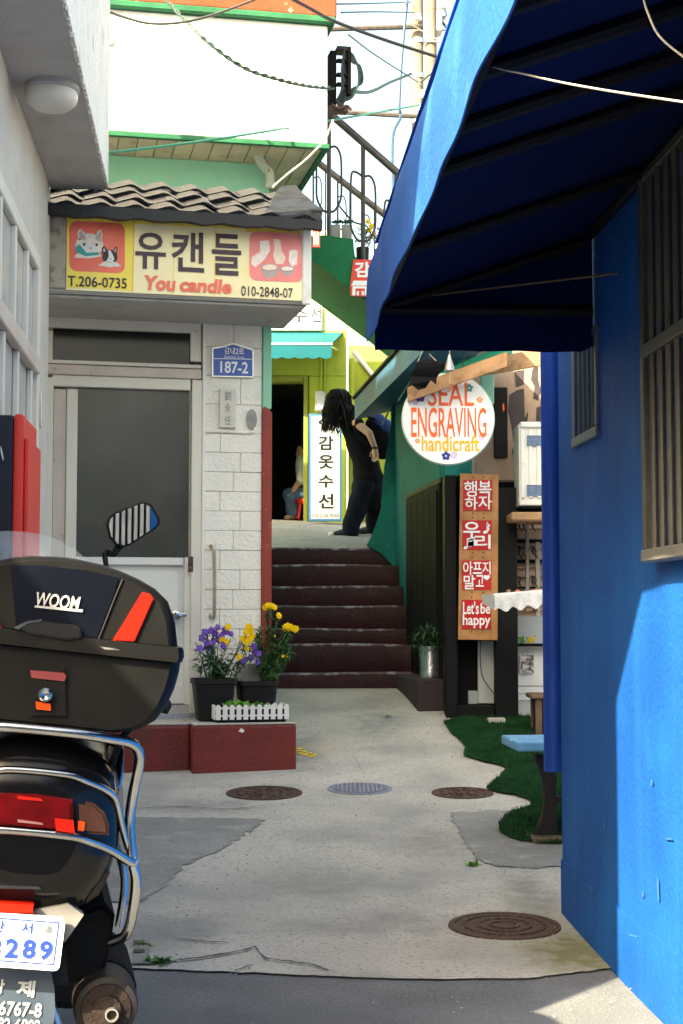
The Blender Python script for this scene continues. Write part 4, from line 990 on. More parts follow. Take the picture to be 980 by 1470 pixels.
# wooden board with four carved tiles
B = thing('wooden_board', 'long varnished wooden board with four red carved tiles on the black stand', 'sign', f3)
mark(B, 'board', ((660.5, 680), (715, 682), (713.5, 919), (657, 918)), -.035, wood, .02, .02)
mark(B, 'rail', ((707, 683), (715, 683), (713, 918.5), (705, 918.5)), -.0555, wood, .004); mark(B, 'rail', ((660.5, 681), (664, 681), (661, 918), (657.5, 918)), -.0555, wood, .003)
ty = -.062; TK = 0
for i, (a, b) in enumerate(((689, 733), (747, 789.5), (804.5, 846.5), (861, 903))):
    x_ = 664.5 - i * .6
    t = mark(B, 'tile', ((x_, a), (x_ + 42, a), (x_ + 41.5, b), (x_, b)), -.0552, red_tile, .006)
    def tx(s, u0, v0, u1, v1, wt=.035):
        global TK
        TK = (TK + 1) % 6; wt *= .4
        ptext(t, 'lettering', s, x_ + 42 * u0, a + (b - a) * v0, x_ + 42 * u1, a + (b - a) * v1, ty - .0004 * TK, white_sign, .003, wt)
    if i == 0: tx('행', .03, .03, .48, .55); tx('복', .52, .03, .97, .55); tx('하', .06, .55, .5, .98); tx('자', .52, .5, .99, .96)
    if i == 1:
        tx('우', .02, .05, .6, .62, .045); tx('리', .42, .48, .96, .97, .045); tx('♬', .03, .55, .42, .98, .02); tx('♪', .7, .05, .97, .45, .04)
    if i == 2: tx('아', .03, .03, .36, .5); tx('프', .36, .06, .68, .46); tx('지', .68, .03, .97, .48); tx('말', .05, .5, .44, .99); tx('고', .46, .5, .74, .9); tx('♥', .72, .5, .95, .68, .02)
    if i == 3: tx("Let's", .04, .05, .58, .5, .045); tx('be', .64, .12, .97, .48, .045); tx('happy', .03, .5, .98, .98, .045)
    for dx in (14, 30):
        for e in (a - 4, b + 4): mark(B, 'nail', ell(x_ + dx, e, 1.2, 1.2, 6), -.0555, black_ink, .002)
# round sign
f4 = frame(P(643, 605, 9.95), 2)
S = thing('round_sign', 'round white hanging sign with red and yellow hand lettering by teal wall', 'sign', f4)
mark(S, 'disc', ell(643, 602, 65, 64.5, 48), 0, white_sign, .012, .012)
mark(S, 'rim', ell(643, 602, 67, 66.5, 48), .018, M('pale_green_rim', (.5, .66, .58), .5), .004, .004)
yy = -.013
for s, a, b, c, d, m, sh in (('SEAL', 614, 549, 680, 583, orange_ink, 0), ('ENGRAVING', 590, 585, 698, 628, orange_ink, 0), ('handicraft', 605, 625, 688, 648, gold_ink, 0)): ptext(S, 'lettering', s, a, b, c, d, yy, m, .002, .016 if m is gold_ink else .006, sh)
def flower(cx, cy, r, m):
    for k in range(5):
        a = R(72 * k - 90); mark(S, 'flower_print', ell(cx + r * .6 * math.cos(a), cy + r * .6 * math.sin(a), r * .42, r * .42, 10), yy + .0003, m, .0015)
for a in ((603, 570, 7.5, purple_ink), (673, 557, 6, teal_ink), (688.5, 574, 4.5, peach_ink), (599, 633, 3.8, peach_ink), (640, 654.5, 6.5, blue_ink), (651, 653, 6, lilac_ink), (691, 627, 5.5, lilac_ink), (596, 578, 4, lilac_ink)): flower(*a)
for a, b in (((623, 540), (612, 500)), ((662, 538), (668, 500))): tube(S, 'hanger', [H3(S, *a, .01), H3(S, *b, .01)], .004, cablem, 5)
# hanging ornaments under the beam
def orn(): pass
f5 = frame(P(645, 520, 9.6), 0)
Bl = thing('wind_bell', 'small pewter wind bell with leaf clapper hanging before the round sign', 'bell', f5)
bx, bz = H(Bl, 645, 531); top = H(Bl, 644, 509)[1]
lathe(Bl, 'bell', [(.002, top - bz), (.008, top - bz - .002), (.014, top - bz - .03), (.024, top - bz - .06), (.034, .0), (.036, -.004), (.02, -.004)], M('pewter', (.35, .34, .35), .45, .2, 20, metal=.6), (bx, 0, bz), 16)
tube(Bl, 'cord', [(bx, 0, top), (bx, 0, top + .1)], .002, cablew, 5)
tube(Bl, 'cord', [(bx, 0, bz), (bx + .003, 0, H(Bl, 645, 552)[1])], .002, cablew, 5)
mark(Bl, 'clapper', ((642, 562), (645, 551), (649, 551), (649, 557), (645, 563)), 0, M('rust_clapper', (.2, .07, .05), .6), .003, .003)
Rg = thing('black_rag', 'black cloth scrap hung from strings under the timber beam', 'cloth', f5)
bm = bmesh.new()
rg = [(598, 520), (612, 514), (640, 522), (634, 531), (627, 542), (626, 552), (618, 546), (611, 557), (600, 560), (590, 552), (588, 540), (594, 530)]
a = [bm.verts.new(H3(Rg, x, y, .02 + .02 * math.sin(i * 2))) for i, (x, y) in enumerate(rg)]; b = [bm.verts.new(H3(Rg, x, y, .06 + .02 * math.sin(i * 2))) for i, (x, y) in enumerate(rg)]
for i in range(len(rg)): bm.faces.new((a[i], b[i], b[(i + 1) % len(rg)], a[(i + 1) % len(rg)]))
bmesh.ops.triangle_fill(bm, edges=[e for e in bm.edges if all(v in a for v in e.verts)]); bmesh.ops.triangle_fill(bm, edges=[e for e in bm.edges if all(v in b for v in e.verts)])
from_bm('cloth', bm, cloth_bk, Rg)
for s in (((616, 508), (634, 527)), ((606, 505), (598, 522))): tube(Rg, 'string', [H3(Rg, *s[0], .03), H3(Rg, *s[1], .03)], .003, cablew, 5)
# white casement box on the brown wall
C = thing('white_case', 'white ribbed plastic case with blue patterned bands on timber shelf', 'case', frame(P(765, 730, 10.6), 0))
xb0_, zb0_ = H(C, 745, 730); xb1_, zb1_ = H(C, 800, 608)
box(C, 'body', xb0_, xb1_, 0, .3, zb0_ + .02, zb1_, white_pl, .012, 2)
for k in range(4): box(C, 'rib', xb0_ + .012 + k * .055, xb0_ + .04 + k * .055, -.012, -.001, zb0_ + .07, zb1_ - .04, white_pl, .005)
for a, b in ((625, 640), (696, 712)): rbox(C, 'blue_band', 756, a, 800, b, -.014, -.0125, M('blue_print', (.1, .16, .28), .5, .4, 60), 0)
box(C, 'lid', xb0_ + .01, xb1_ + .01, -.02, .31, zb1_ - .03, zb1_ + .01, M('pale_plastic', (.68, .7, .72), .5), .006)
box(C, 'base', xb0_ + .01, xb1_, -.01, .3, zb0_ - .0, zb0_ + .018, darkmetal, .003)
# timber shelf and hook rack below
Sh = thing('timber_shelf', 'short timber shelf bracketed to the stall under the white case', 'shelf', frame(P(760, 740, 10.45), 0))
x0_, z0_ = H(Sh, 734, 747); x1_ = H(Sh, 812, 747)[0]
box(Sh, 'board', x0_, x1_, 0, .5, z0_, H(Sh, 760, 735)[1], woodl, .008)
box(Sh, 'bracket', x1_ - .1, x1_ - .06, .2, .48, z0_ - .2, z0_ - .001, woodl, .004)
Rk = thing('hook_rack', 'tan pegboard rack with dark bars and small hooks inside the stall', 'rack', frame(P(760, 800, 11.05), 0))
rbox(Rk, 'board', 741, 748, 800, 885, .04, .07, plywood)
for y in (758, 774, 786, 803, 813, 826, 842, 862, 876): rbox(Rk, 'bar', 741, y, 800, y + (5 if y in (774, 803, 862) else 2.5), -.01, .039, darkmetal if y in (774, 803, 842, 862) else woodl, .002)
rbox(Rk, 'strut', 754.5, 749, 759.5, 850, -.03, -.011, stonem, .002)
rbox(Rk, 'edge_post', 769, 778, 775, 885, -.05, -.02, stonem, .002)
for j, y in enumerate((752, 792, 834, 868, 790)):
    for k, x in enumerate((744, 750, 763, 767)):
        if (j + k) % 4 == 3: continue
        p = [H3(Rk, x + dx, y + dy, -.02 - .02 * q) for dx, dy, q in ((0, -6, 0), (3, -3, 1), (1, 2, 2), (3, 7, 2), (6, 11, 1))]
        tube(Rk, 'hook', p, [.006, .005, .009, .004, .003], rust if k % 2 else iron, 6, 2)
# knitted white shelf edge
Kn = thing('fluffy_shelf', 'shelf covered in white knitted fabric with a wavy hem before the rack', 'shelf', frame(P(745, 860, 10.0), 8))
x0_ = H(Kn, 709, 860)[0]; x1_ = H(Kn, 830, 850)[0]; zt2 = H(Kn, 720, 853)[1]; zb2_ = H(Kn, 720, 874)[1]
rows_ = []
for i in range(41):
    x = x0_ + (x1_ - x0_) * i / 40; up = .0012 * i
    hem = zb2_ - .012 + .014 * math.sin(i * .9) + up * 1.1
    ring = [(x, .34, zt2 + up), (x, .02, zt2 + up + .004), (x, -.01, zt2 + up - .008), (x, -.018 + .006 * math.sin(i * 1.3), (zt2 + hem) / 2), (x, -.02 + .012 * math.sin(i * .9), hem), (x, .01, hem + .008), (x, .34, zt2 + up - .06)]
    rows_.append([Vector(q) for q in ring])
loft(Kn, 'cover', rows_, fluff)
for k in range(5): box(Kn, 'trinket', x0_ + .1 + k * .06, x0_ + .125 + k * .06, .05, .07, zt2 + .002 + .002 * k * 5, zt2 + .03, orange_ink if k % 2 else woodl, .004)
# flowers / poster on the white wall
Ps = tag(rbox(f2, 'poster', 746, 940, 766, 966, .27, .289, M('grey_photo_print', (.5, .47, .47), .5, .6, 40, c2=(.1, .09, .09), sc2=28, th=.5, soft=.1)), 'small grey and white print hung low on the white stall wall', 'print')
Fp = thing('flower_pocket', 'little green and yellow artificial flowers on a ledge of stall wall', 'flowers', f2)
rbox(Fp, 'ledge', 742, 924, 800, 928, .2, .293, darkmetal)
bm = bmesh.new()
for k in range(40): ico(bm, H3(Fp, 749 + random.gauss(0, 2.5), 919 + random.gauss(0, 2.5), .24), .008, 1)
from_bm('greenery', bm, leafl, Fp)
bm = bmesh.new()
for k in range(30): ico(bm, H3(Fp, 763 + random.gauss(0, 2.2), 919 + random.gauss(0, 2.5), .24), .009, 1)
from_bm('blossom', bm, petal_y, Fp)
# brown stool and stone
Bx = thing('wooden_stool', 'dark brown wooden stool standing on the turf beside the blue pipe', 'stool', frame(G(790, 1062), 0, G(790, 1062).z))
x0_, zt3 = H(Bx, 762, 997)
box(Bx, 'seat', x0_, x0_ + .34, 0, .3, zt3 - .03, zt3, wornwood, .006)
for dx in (.03, .27):
    for dy in (.02, .24): box(Bx, 'leg', x0_ + dx, x0_ + dx + .045, dy, dy + .045, 0, zt3 - .031, wornwood, .004)
box(Bx, 'apron', x0_ + .02, x0_ + .32, .025, .045, zt3 - .24, zt3 - .031, black_paint, .004)
g_ = G(712, 1041); o = box(frame(g_, 10, g_.z), 'loose_brick', -.06, .06, -.03, .03, -.005, .05, M('pale_brick', (.5, .47, .43), .85, .12, 12, .4, 60), .008, 2)
tag(o, 'single pale brick lying on turf at the foot of black stand', 'brick')

# ================================================================== TURF
tp = [(636, 1040), (648, 1056), (660, 1066), (668, 1076), (664, 1088), (688, 1096), (712, 1101), (727, 1106), (718, 1117), (706, 1127), (698, 1137), (714, 1142), (738, 1145), (756, 1151), (766, 1157), (757, 1163), (736, 1169), (724, 1178), (716, 1189), (717, 1199), (728, 1206), (748, 1212), (775, 1216), (815, 1217), (815, 1040), (775, 1034), (735, 1030), (690, 1032), (655, 1034)]
tpw = wob([tuple(G(a, b)[:2]) for a, b in tp], .006, 3)
tpw = [p for p in tpw]
tf = sheet('artificial_turf', tpw, .022, turfm); tag(tf, 'scalloped mat of dark green artificial turf beside the black stand', 'turf', None, 'stuff')
def inside(x, y, poly):
    c = False; j = len(poly) - 1
    for i in range(len(poly)):
        if (poly[i][1] > y) != (poly[j][1] > y) and x < (poly[j][0] - poly[i][0]) * (y - poly[i][1]) / (poly[j][1] - poly[i][1]) + poly[i][0]: c = not c
        j = i
    return c
bm = bmesh.new(); xs_ = [p[0] for p in tpw]; ys_ = [p[1] for p in tpw]; cnt = 0
while cnt < 26000:
    x, y = random.uniform(min(xs_), max(xs_)), random.uniform(min(ys_), max(ys_))
    if not inside(x, y, tpw): continue
    cnt += 1; h = random.uniform(.012, .026); a = random.uniform(0, 6.3); z = prof(y) + .02; ww = .0025
    t = (random.uniform(-.008, .008), random.uniform(-.008, .008))
    bm.faces.new([bm.verts.new((x + ww * math.cos(a), y + ww * math.sin(a), z)), bm.verts.new((x - ww * math.cos(a), y - ww * math.sin(a), z)), bm.verts.new((x + t[0], y + t[1], z + h))])
bl = from_bm('turf_blades', bm, M('turf_blade', (.012, .062, .022), .8, .45, 6, spec=.15), tf, recalc=False); bl['kind'] = 'stuff'

# ================================================================== MANHOLES
def manhole(c, r, label, m, style, cut=None):
    sl = (prof(c.y + .1) - prof(c.y - .1)) / .2
    Mh = thing('manhole_cover', label, 'manhole cover', Matrix.Translation((c.x, c.y, prof(c.y) + .0085)) @ Matrix.Rotation(math.atan(sl), 4, 'X'))
    lathe(Mh, 'ring', [(r * .9, .0), (r * .9, .006), (r, .006), (r * 1.01, .0)], m, (0, 0, 0), 40)
    lathe(Mh, 'lid', [(r * .89, -.004), (r * .885, .004), (.002, .004)], m, (0, 0, 0), 40)
    bm = bmesh.new()
    if style == 'grid':
        k = -6
        for k in range(-6, 7):
            h = math.sqrt(max(0, (r * .82) ** 2 - (k * r / 7.5) ** 2))
            bmbox(bm, k * r / 7.5 - .006, k * r / 7.5 + .006, -h, h, .0042, .010)
            bmbox(bm, -h, h, k * r / 7.5 - .005, k * r / 7.5 + .005, .0043, .0085)
    else:
        for rr_ in (.75, .5, .28):
            for j in range(24):
                if style == 'plain' and j % 3 == 0: continue
                a = 2 * math.pi * j / 24; a2 = a + .2
                q = [(r * rr_ * math.cos(t), r * rr_ * math.sin(t)) for t in (a, a2)] + [(r * (rr_ - .06) * math.cos(t), r * (rr_ - .06) * math.sin(t)) for t in (a2, a)]
                v = [bm.verts.new((x, y, .009)) for x, y in q]; u = [bm.verts.new((x, y, .0041)) for x, y in q]
                bm.faces.new(v)
                for i in range(4): bm.faces.new((v[i], u[i], u[(i + 1) % 4], v[(i + 1) % 4]))
    from_bm('tread_pattern', bm, m, Mh)['kind'] = 'stuff'
    return Mh
def mr(px, py, wpx): c = G(px, py); return c, wpx / 2 * c.y / F
manhole(*mr(724, 1333, 158), 'round rusty manhole cover at the foot of blue wall', rust, 'rings')
manhole(*mr(379, 1141, 108), 'brown iron manhole cover before the red doorstep', rust, 'plain')
manhole(*mr(516, 1135, 92), 'blue grey gridded manhole cover in the middle of lane', bluegrate, 'grid')
manhole(*mr(664, 1141, 88), 'rusty manhole cover with its edge under the green turf', rust, 'plain')
# ================================================================== BENCH behind the blue wall
g_ = G(783, 1206); fb = frame(g_, 6, g_.z)
Bn = thing('park_bench', 'sky blue slatted bench on cast iron legs half behind the blue wall', 'bench', fb)
wd_ = 1.25; zse = H(Bn, 760, 1068)[1]
for k in range(4): box(Bn, 'slat', H(Bn, 744, 1070, -.16)[0] + .004 * k, wd_ + .1, -.16 + k * .115, -.06 + k * .115, zse - .022, zse + .022, benchblue, .006)
def lg(x, nm='leg'):
    pts = [H(Bn, a, b) for a, b in ((768, 1082), (800, 1086), (798, 1100), (796, 1125), (794, 1150), (797, 1180), (801, 1202), (767, 1203), (770, 1190), (778, 1172), (781, 1150), (780, 1128), (774, 1105), (767, 1092))]
    x0 = pts[0][0]; return prism(Bn, nm, [(q[0] - x0 + x, q[1]) for q in pts], -.03, .03, iron, .005)
lx = H(Bn, 768, 1082)[0]
lg(lx); lg(lx + 1.0)
box(Bn, 'stretcher', lx + .06, lx + 1.05, -.012, .012, zse - .28, zse - .25, iron)
rbox(Bn, 'foot_block', 765, 1203, 812, 1218, -.12, .1, wornwood, .006)
bx0 = H(Bn, 765, 1203)[0]; box(Bn, 'foot_block', bx0 + 1.0, bx0 + 1.2, -.12, .1, H(Bn, 785, 1218)[1], H(Bn, 785, 1203)[1], wornwood, .006)

# ================================================================== POLES AND CABLES
def pole(px, d, w0, label):
    b = P(px, 400, d); M_ = Matrix.Translation((b.x, b.y, 2.2)); r = w0 / 2 * d / F
    T = thing('utility_pole', label, 'pole', M_)
    lathe(T, 'shaft', [(r * 1.1, -.3), (r, 5), (r * .92, 12), (r * .5, 12.02)], polem, (0, 0, 0), 18)
    return T
T = pole(600, 19, 18, 'concrete utility pole with crossarms between white house and blue awning')
def lz(px, py, d): return T.matrix_basis.inverted() @ P(px, py, d)
tube(T, 'crossarm', [lz(462, 42, 18.85), lz(606, 38, 18.85)], .035, railm, 8); tube(T, 'crossarm', [lz(476, 160, 18.85), lz(612, 168, 18.85)], .032, railm, 8)
for a, b in ((484, 152), (560, 158), (605, 160), (606, 140), (600, 30)): lathe(T, 'insulator', [(.005, .1), (.04, .09), (.03, .06), (.05, .04), (.05, .01), (.02, 0)], white_pl, lz(a, b, 18.85), 10)
for z_ in (60, 110, 175): lathe(T, 'band', [(.088, .03), (.088, -.03), (.07, -.03)], steel, lz(600, z_, 19) * 1, 14)
T2 = pole(619, 21, 19, 'paler concrete utility pole standing behind the one with crossarms')
tube(T2, 'step_bolt', [T2.matrix_basis.inverted() @ P(605, 60, 20.9), T2.matrix_basis.inverted() @ P(633, 60, 20.9)], .015, steel, 6)
E = thing('transformer_box', 'grey cage of pole equipment hung behind the blue awning edge', 'transformer', Matrix.Translation(P(630, 50, 22)))
def le(px, py, dd=0): return E.matrix_basis.inverted() @ P(px, py, 22 + dd)
bmx = M('grey_equipment', (.33, .33, .34), .7, .2, 14)
bm = bmesh.new(); a, b = le(618, 48), le(634, 18); bmbox(bm, a.x, b.x, -.1, .15, a.z, b.z, .02); from_bm('cabinet', bm, bmx, E)
for yy_ in (14, 30, 46): tube(E, 'strap', [le(610, yy_), le(640, yy_ - 3)], .02, steel, 6)
tube(E, 'bracket', [le(636, 10), le(640, 22), le(633, 28), le(641, 40)], .02, cableb, 6, 3)
def wire(label, pts, r, m, k=6, grp=None, name='cable'):
    o = tube(None, name, [P(*p) for p in pts], r, m, 6, k); return tag(o, label, 'cable', grp)
wire('thick black cable running from white house roof towards blue awning', ((400, -12, 9.2), (450, 15, 9.6), (483, 32, 9.9), (560, 60, 10.4), (660, 92, 11)), .012, cablem)
tw_ = [P(*p) for p in ((225, -14, 10.2), (262, 25, 10.15), (300, 62, 10.1), (350, 97, 10.2), (400, 114, 10.35), (440, 123, 10.6), (478, 127, 11))]
tw_ = crom(tw_, 14); bm = bmesh.new()
for s in (0, math.pi): bmtube(bm, [q + Vector((.009 * math.cos(i * .9 + s), 0, .009 * math.sin(i * .9 + s))) for i, q in enumerate(tw_)], .008, 6)
tag(from_bm('cable', bm, cableg, None, True), 'twisted dark green twin cable sagging across the white wall', 'cable')
wire('slack black cable looping under the salmon parapet', ((150, 15, 10.0), (185, 27, 10.0), (218, 34, 10.0), (262, 32, 10.0), (310, 20, 10.0), (375, -4, 10.0)), .009, cablem)
wire('thin green cable crossing low over the soffit boards', ((140, 221, 9.9), (250, 208, 10.1), (360, 192, 10.3), (480, 172, 12), (600, 151, 16), (650, 140, 18)), .010, M('mint_green_cable', (.03, .2, .14), .6))
wire('white cable drooping from white house corner to tiled roof', ((478, 172, 10.8), (466, 200, 10.8), (440, 228, 10.75), (410, 252, 10.6), (392, 268, 10.4)), .008, cablew)
wire('pale cable slung from utility pole in front of blue awning', ((592, 36, 18.5), (640, 64, 9), (684, 87, 3.6), (760, 108, 2.6), (860, 128, 2.3), (1020, 152, 2.1)), .0017, cablew)
wire('pale loop of wire hanging at the roof end of blue awning', ((920, -12, 2.2), (932, 24, 2.2), (950, 56, 2.2), (1000, 96, 2.2)), .0017, cablew)
wire('blue drop cable hanging beside the pole towards the railing', ((585, -5, 18), (577, 80, 18), (573, 150, 18), (575, 168, 18), (565, 190, 17.5), (563, 230, 17), (565, 300, 16.5)), .018, cableb)
wire('bundle of service wire from cable box to pole insulators', ((498, 130, 11.3), (530, 132, 13), (560, 118, 16), (590, 106, 18.5)), .016, cableg)
for i, p in enumerate((((480, 6, 11.2), (530, 5, 14), (590, 3, 18.9)), ((490, 18, 11.2), (540, 17, 14), (595, 18, 18.9)), ((500, 50, 12), (540, 80, 15), (600, 118, 18.9)))):
    wire('faint thin wire stretched over the railings to the poles', p, .008, cableb, 6, 'faint wires to the poles')
wire('thin wire arching from pole to blue awning', ((604, 118, 18.9), (622, 104, 18), (640, 104, 16), (650, 110, 14)), .013, cableg)
Bx = thing('cable_box', 'dark cable terminal box with coiled leads on white house corner', 'cable box', frame(P(480, 110, 11.15), 11.5))
rbox(Bx, 'box', 474, 72, 483, 150, .02, .2, darkmetal, .005)
rbox(Bx, 'terminal', 484, 66, 504, 72, .0, .12, iron, .003)
rbox(Bx, 'frame_bar', 499, 68, 504, 135, .0, .06, darkmetal, .003)
for y_ in (84, 104, 118): rbox(Bx, 'frame_bar', 484, y_, 498.5, y_ + 4, .0, .05, darkmetal, .002)
for i in range(12): tube(Bx, 'lead', [H3(Bx, a, b, -.02 + i * .012) for a, b in ((482 + i * .6, 146 + i), (490 + i, 128), (490 + i * .9, 100), (494 + i * .5, 70 + i))], .007, [cablem, iron, cableb][i % 3], 5, 4)
for i in range(5): tube(Bx, 'coil', [H3(Bx, 488 + i, 146, .05), H3(Bx, 505, 140 - i * 3, .02 * i), H3(Bx, 514 + i * 1.5, 118, .02 * i), H3(Bx, 513 + i, 95, .02), H3(Bx, 506, 78 + i * 3, .02), H3(Bx, 498, 75, .03)], .007, cableg, 6, 5)
tube(Bx, 'coil', [H3(Bx, 476, 150, 0), H3(Bx, 486, 156, -.02), H3(Bx, 497, 152, .0), H3(Bx, 504, 158, .0)], .012, rust, 6, 4)
rbox(Bx, 'bracket', 472, 152, 500, 160, .0, .08, rust, .004)

# ================================================================== PLANTS
def leafy(parent, name, mat, pts, size, stretch=2.2, droop=.3):
    """a crown of single folded leaves; pts are (position, outward direction)"""
    bm = bmesh.new()
    for p, o in pts:
        L = size * random.uniform(.6, 1.3); d = (Vector(o) + Vector([random.gauss(0, .35) for _ in range(3)])).normalized(); d.z -= droop * random.random(); d.normalize()
        s = d.cross(Vector((0, 0, 1)));
        if s.length < .1: s = Vector((1, 0, 0))
        s.normalize(); u = s.cross(d); w_ = L / stretch / 2; p = Vector(p)
        a, b, c, e, f = p, p + d * L * .45 + s * w_ + u * w_ * .3, p + d * L - Vector((0, 0, L * .15)), p + d * L * .45 - s * w_ + u * w_ * .3, p + d * L * .5
        v = [bm.verts.new(q) for q in (a, b, c, e, f)]
        bm.faces.new((v[0], v[1], v[4])); bm.faces.new((v[1], v[2], v[4])); bm.faces.new((v[2], v[3], v[4])); bm.faces.new((v[3], v[0], v[4]))
    return from_bm(name, bm, mat, parent, recalc=False)
def flower_mesh(r, n, mat, layers=2):
    bm = bmesh.new()
    for l in range(layers):
        for k in range(n):
            a = 2 * math.pi * k / n + l * .5; rr = r * (1 - .35 * l); h = .3 * r * l
            c, s = math.cos(a), math.sin(a); w_ = rr * .42
            q = [(0, 0, h), (c * rr * .6 - s * w_, s * rr * .6 + c * w_, h + rr * .18), (c * rr, s * rr, h + rr * .05 - .0), (c * rr * .6 + s * w_, s * rr * .6 - c * w_, h + rr * .18)]
            # flower looks towards -y: swap axes
            bm.faces.new([bm.verts.new((x, -z, y)) for x, y, z in q])
    ico(bm, (0, -r * .25, 0), r * .3, 1)
    me = bpy.data.meshes.new('flower'); bm.to_mesh(me); bm.free(); me.materials.append(mat); return me
fy, fp = flower_mesh(.024, 7, petal_y, 3), flower_mesh(.026, 5, petal_p, 2)
def put_flower(parent, me, p, s=1.):
    o = bpy.data.objects.new('flower', me); COL.objects.link(o); o.parent = parent; o.location = p; o.scale = (s, s, s)
    o.rotation_euler = (random.uniform(-.5, .4), random.uniform(0, 6), random.uniform(-.6, .6)); return o
def pot(parent, px0, px1, py0, py1, y0, dep, taper, mat=potb):
    xa, zt = H(parent, px0, py0, y0); xb, zb = H(parent, px1, py1, y0)
    cx, hw = (xa + xb) / 2, (xb - xa) / 2; rings = []
    for z, k, ex in ((zb, taper, 0), (zt - .035, .93, 0), (zt - .03, 1., 0), (zt, 1.0, .0), (zt, .93, 0), (zt - .03, .9, 0)):
        rings.append([Vector((cx + x * k * hw, y0 + dep / 2 + y * k * dep / 2, z)) for x, y in rrect(-1, -1, 1, 1, .28, 3)])
    loft(parent, 'pot', rings, mat, True, True)
    return cx, y0 + dep / 2, zt, hw
fr = SHOP
# purple and yellow flowers
T = thing('flower_pot', 'tall black pot of purple and yellow flowers on red doorstep by door', 'potted plant', fr)
cx, cy, zt, hw = pot(T, 279, 341, 975, 1034, -.42, .24, .74)
box(T, 'soil', cx - hw * .85, cx + hw * .85, cy - .1, cy + .1, zt - .035, zt - .022, soil)
bm = bmesh.new(); tips = []
for i in range(26):
    a = random.uniform(0, 6.28); q = Vector((cx + random.gauss(.02, .04), cy + random.gauss(0, .03), zt - .03)); L = random.uniform(.12, .3)
    t = q + Vector((math.cos(a) * L * .4, math.sin(a) * L * .25, L)); bmtube(bm, [q, q.lerp(t, .5) + Vector((0, 0, .02)), t], [.004, .003, .002], 5); tips.append((q, t))
from_bm('stem', bm, leafd, T)
lp = []
for q, t in tips:
    for k in range(16): f = random.random(); p = q.lerp(t, f); o = Vector((random.gauss(0, 1), random.gauss(0, 1), random.uniform(-.1, .6))); lp.append((p + o * .01, o))
leafy(T, 'foliage', leafd, lp, .06, 2.8); leafy(T, 'foliage', leafm, lp[::3], .05, 2.8)
for a, b in ((286, 931), (290, 916), (297, 924), (303, 905), (308, 909), (312, 901), (306, 922), (318, 912), (322, 904), (300, 930), (325, 907), (331, 910), (320, 926), (294, 908), (313, 918)): put_flower(T, fp, H3(T, a, b, -.36 + random.uniform(-.05, .06)), random.uniform(.8, 1.2))
for a, b in ((327, 900), (319, 919), (324, 922)): put_flower(T, fy, H3(T, a, b, -.4), 1.05)
for a, b in ((357, 900), (353, 908), (348, 917), (358, 917), (362, 913), (355, 922), (354, 931), (343, 943), (360, 905)): put_flower(T, fy, H3(T, a, b, -.4 + random.uniform(-.03, .03)), random.uniform(.85, 1.2))
for a, b in ((366, 935), (371, 938), (369, 950), (360, 944), (352, 947), (364, 928), (348, 950)): put_flower(T, fp, H3(T, a, b, -.34), random.uniform(.8, 1.1))
bm = bmesh.new()
for a, b, s in ((320, 960, (356, 905)), (335, 960, (352, 915)), (330, 965, (365, 940)), (325, 950, (345, 920)), (310, 960, (285, 935)), (305, 955, (296, 915))): bmtube(bm, crom([H3(T, a, b + 15, -.34), H3(T, (a + s[0]) / 2 + 4, (b + s[1]) / 2, -.36), H3(T, *s, -.36)], 4), .0035, 5)
from_bm('stem', bm, leafd, T)
lp = [(H3(T, random.gauss(352, 9), random.gauss(934, 10), -.33 + random.uniform(-.05, .05)), (random.gauss(0, 1), random.gauss(0, 1), random.gauss(.2, .5))) for _ in range(90)]
leafy(T, 'foliage', leafd, lp, .05, 3)
# marigold in the lower black pot
T = thing('marigold_pot', 'low black trough with tall yellow marigold against the red painted corner', 'potted plant', fr)
cx, cy, zt, hw = pot(T, 343, 401, 978, 1032, -.33, .22, .8)
box(T, 'soil', cx - hw * .85, cx + hw * .85, cy - .09, cy + .09, zt - .035, zt - .022, soil)
lp = []; bm = bmesh.new(); fl = [(384, 869), (389, 870), (394, 872), (381, 872), (400, 884), (408, 901), (413, 899), (418, 901), (424, 903), (411, 904), (394, 913), (406, 942), (411, 942), (390, 968)]
for i in range(16):
    a = (random.uniform(372, 392), 975); b = random.choice([(385, 876), (398, 888), (412, 907), (378, 895), (405, 925), (372, 905), (415, 935), (368, 915)])
    pts = crom([H3(T, a[0], a[1], -.22), H3(T, (a[0] + b[0]) / 2 + random.uniform(-4, 4), (a[1] + b[1]) / 2, -.24), H3(T, b[0], b[1], -.25 + random.uniform(-.04, .04))], 8); bmtube(bm, pts, .0028, 5)
    for p in pts[2:]:
        for k in range(10): o = Vector((random.gauss(0, 1), random.gauss(0, .7), random.gauss(.1, .5))); lp.append((p, o))
from_bm('stem', bm, leafd, T)
leafy(T, 'foliage', leafm, lp, .045, 5.); leafy(T, 'foliage', leafd, lp[::2], .055, 6.)
for i, (a, b) in enumerate(fl): put_flower(T, fy, H3(T, a, b, -.28 + random.uniform(-.03, .03)), random.uniform(.85, 1.1) if i < 10 else .45)
leafy(T, 'foliage', leafl, [(H3(T, 388 + random.gauss(0, 2), 972, -.3), (random.gauss(0, 1), -.3, .6)) for _ in range(14)], .035, 3)
# grey stone pot behind
T = thing('stone_pot', 'speckled grey stone pot standing behind the two black planters', 'pot', fr)
xa, zt = H(T, 341, 953, -.12); xb, _ = H(T, 376, 953, -.12); c = ((xa + xb) / 2, -.1)
lathe(T, 'pot', [(.06, ZSTEP + .001), (.075, ZSTEP + .1), ((xb - xa) / 2, zt), ((xb - xa) / 2 - .012, zt), (.06, zt - .04)], stonem, (c[0], c[1], 0), 24)
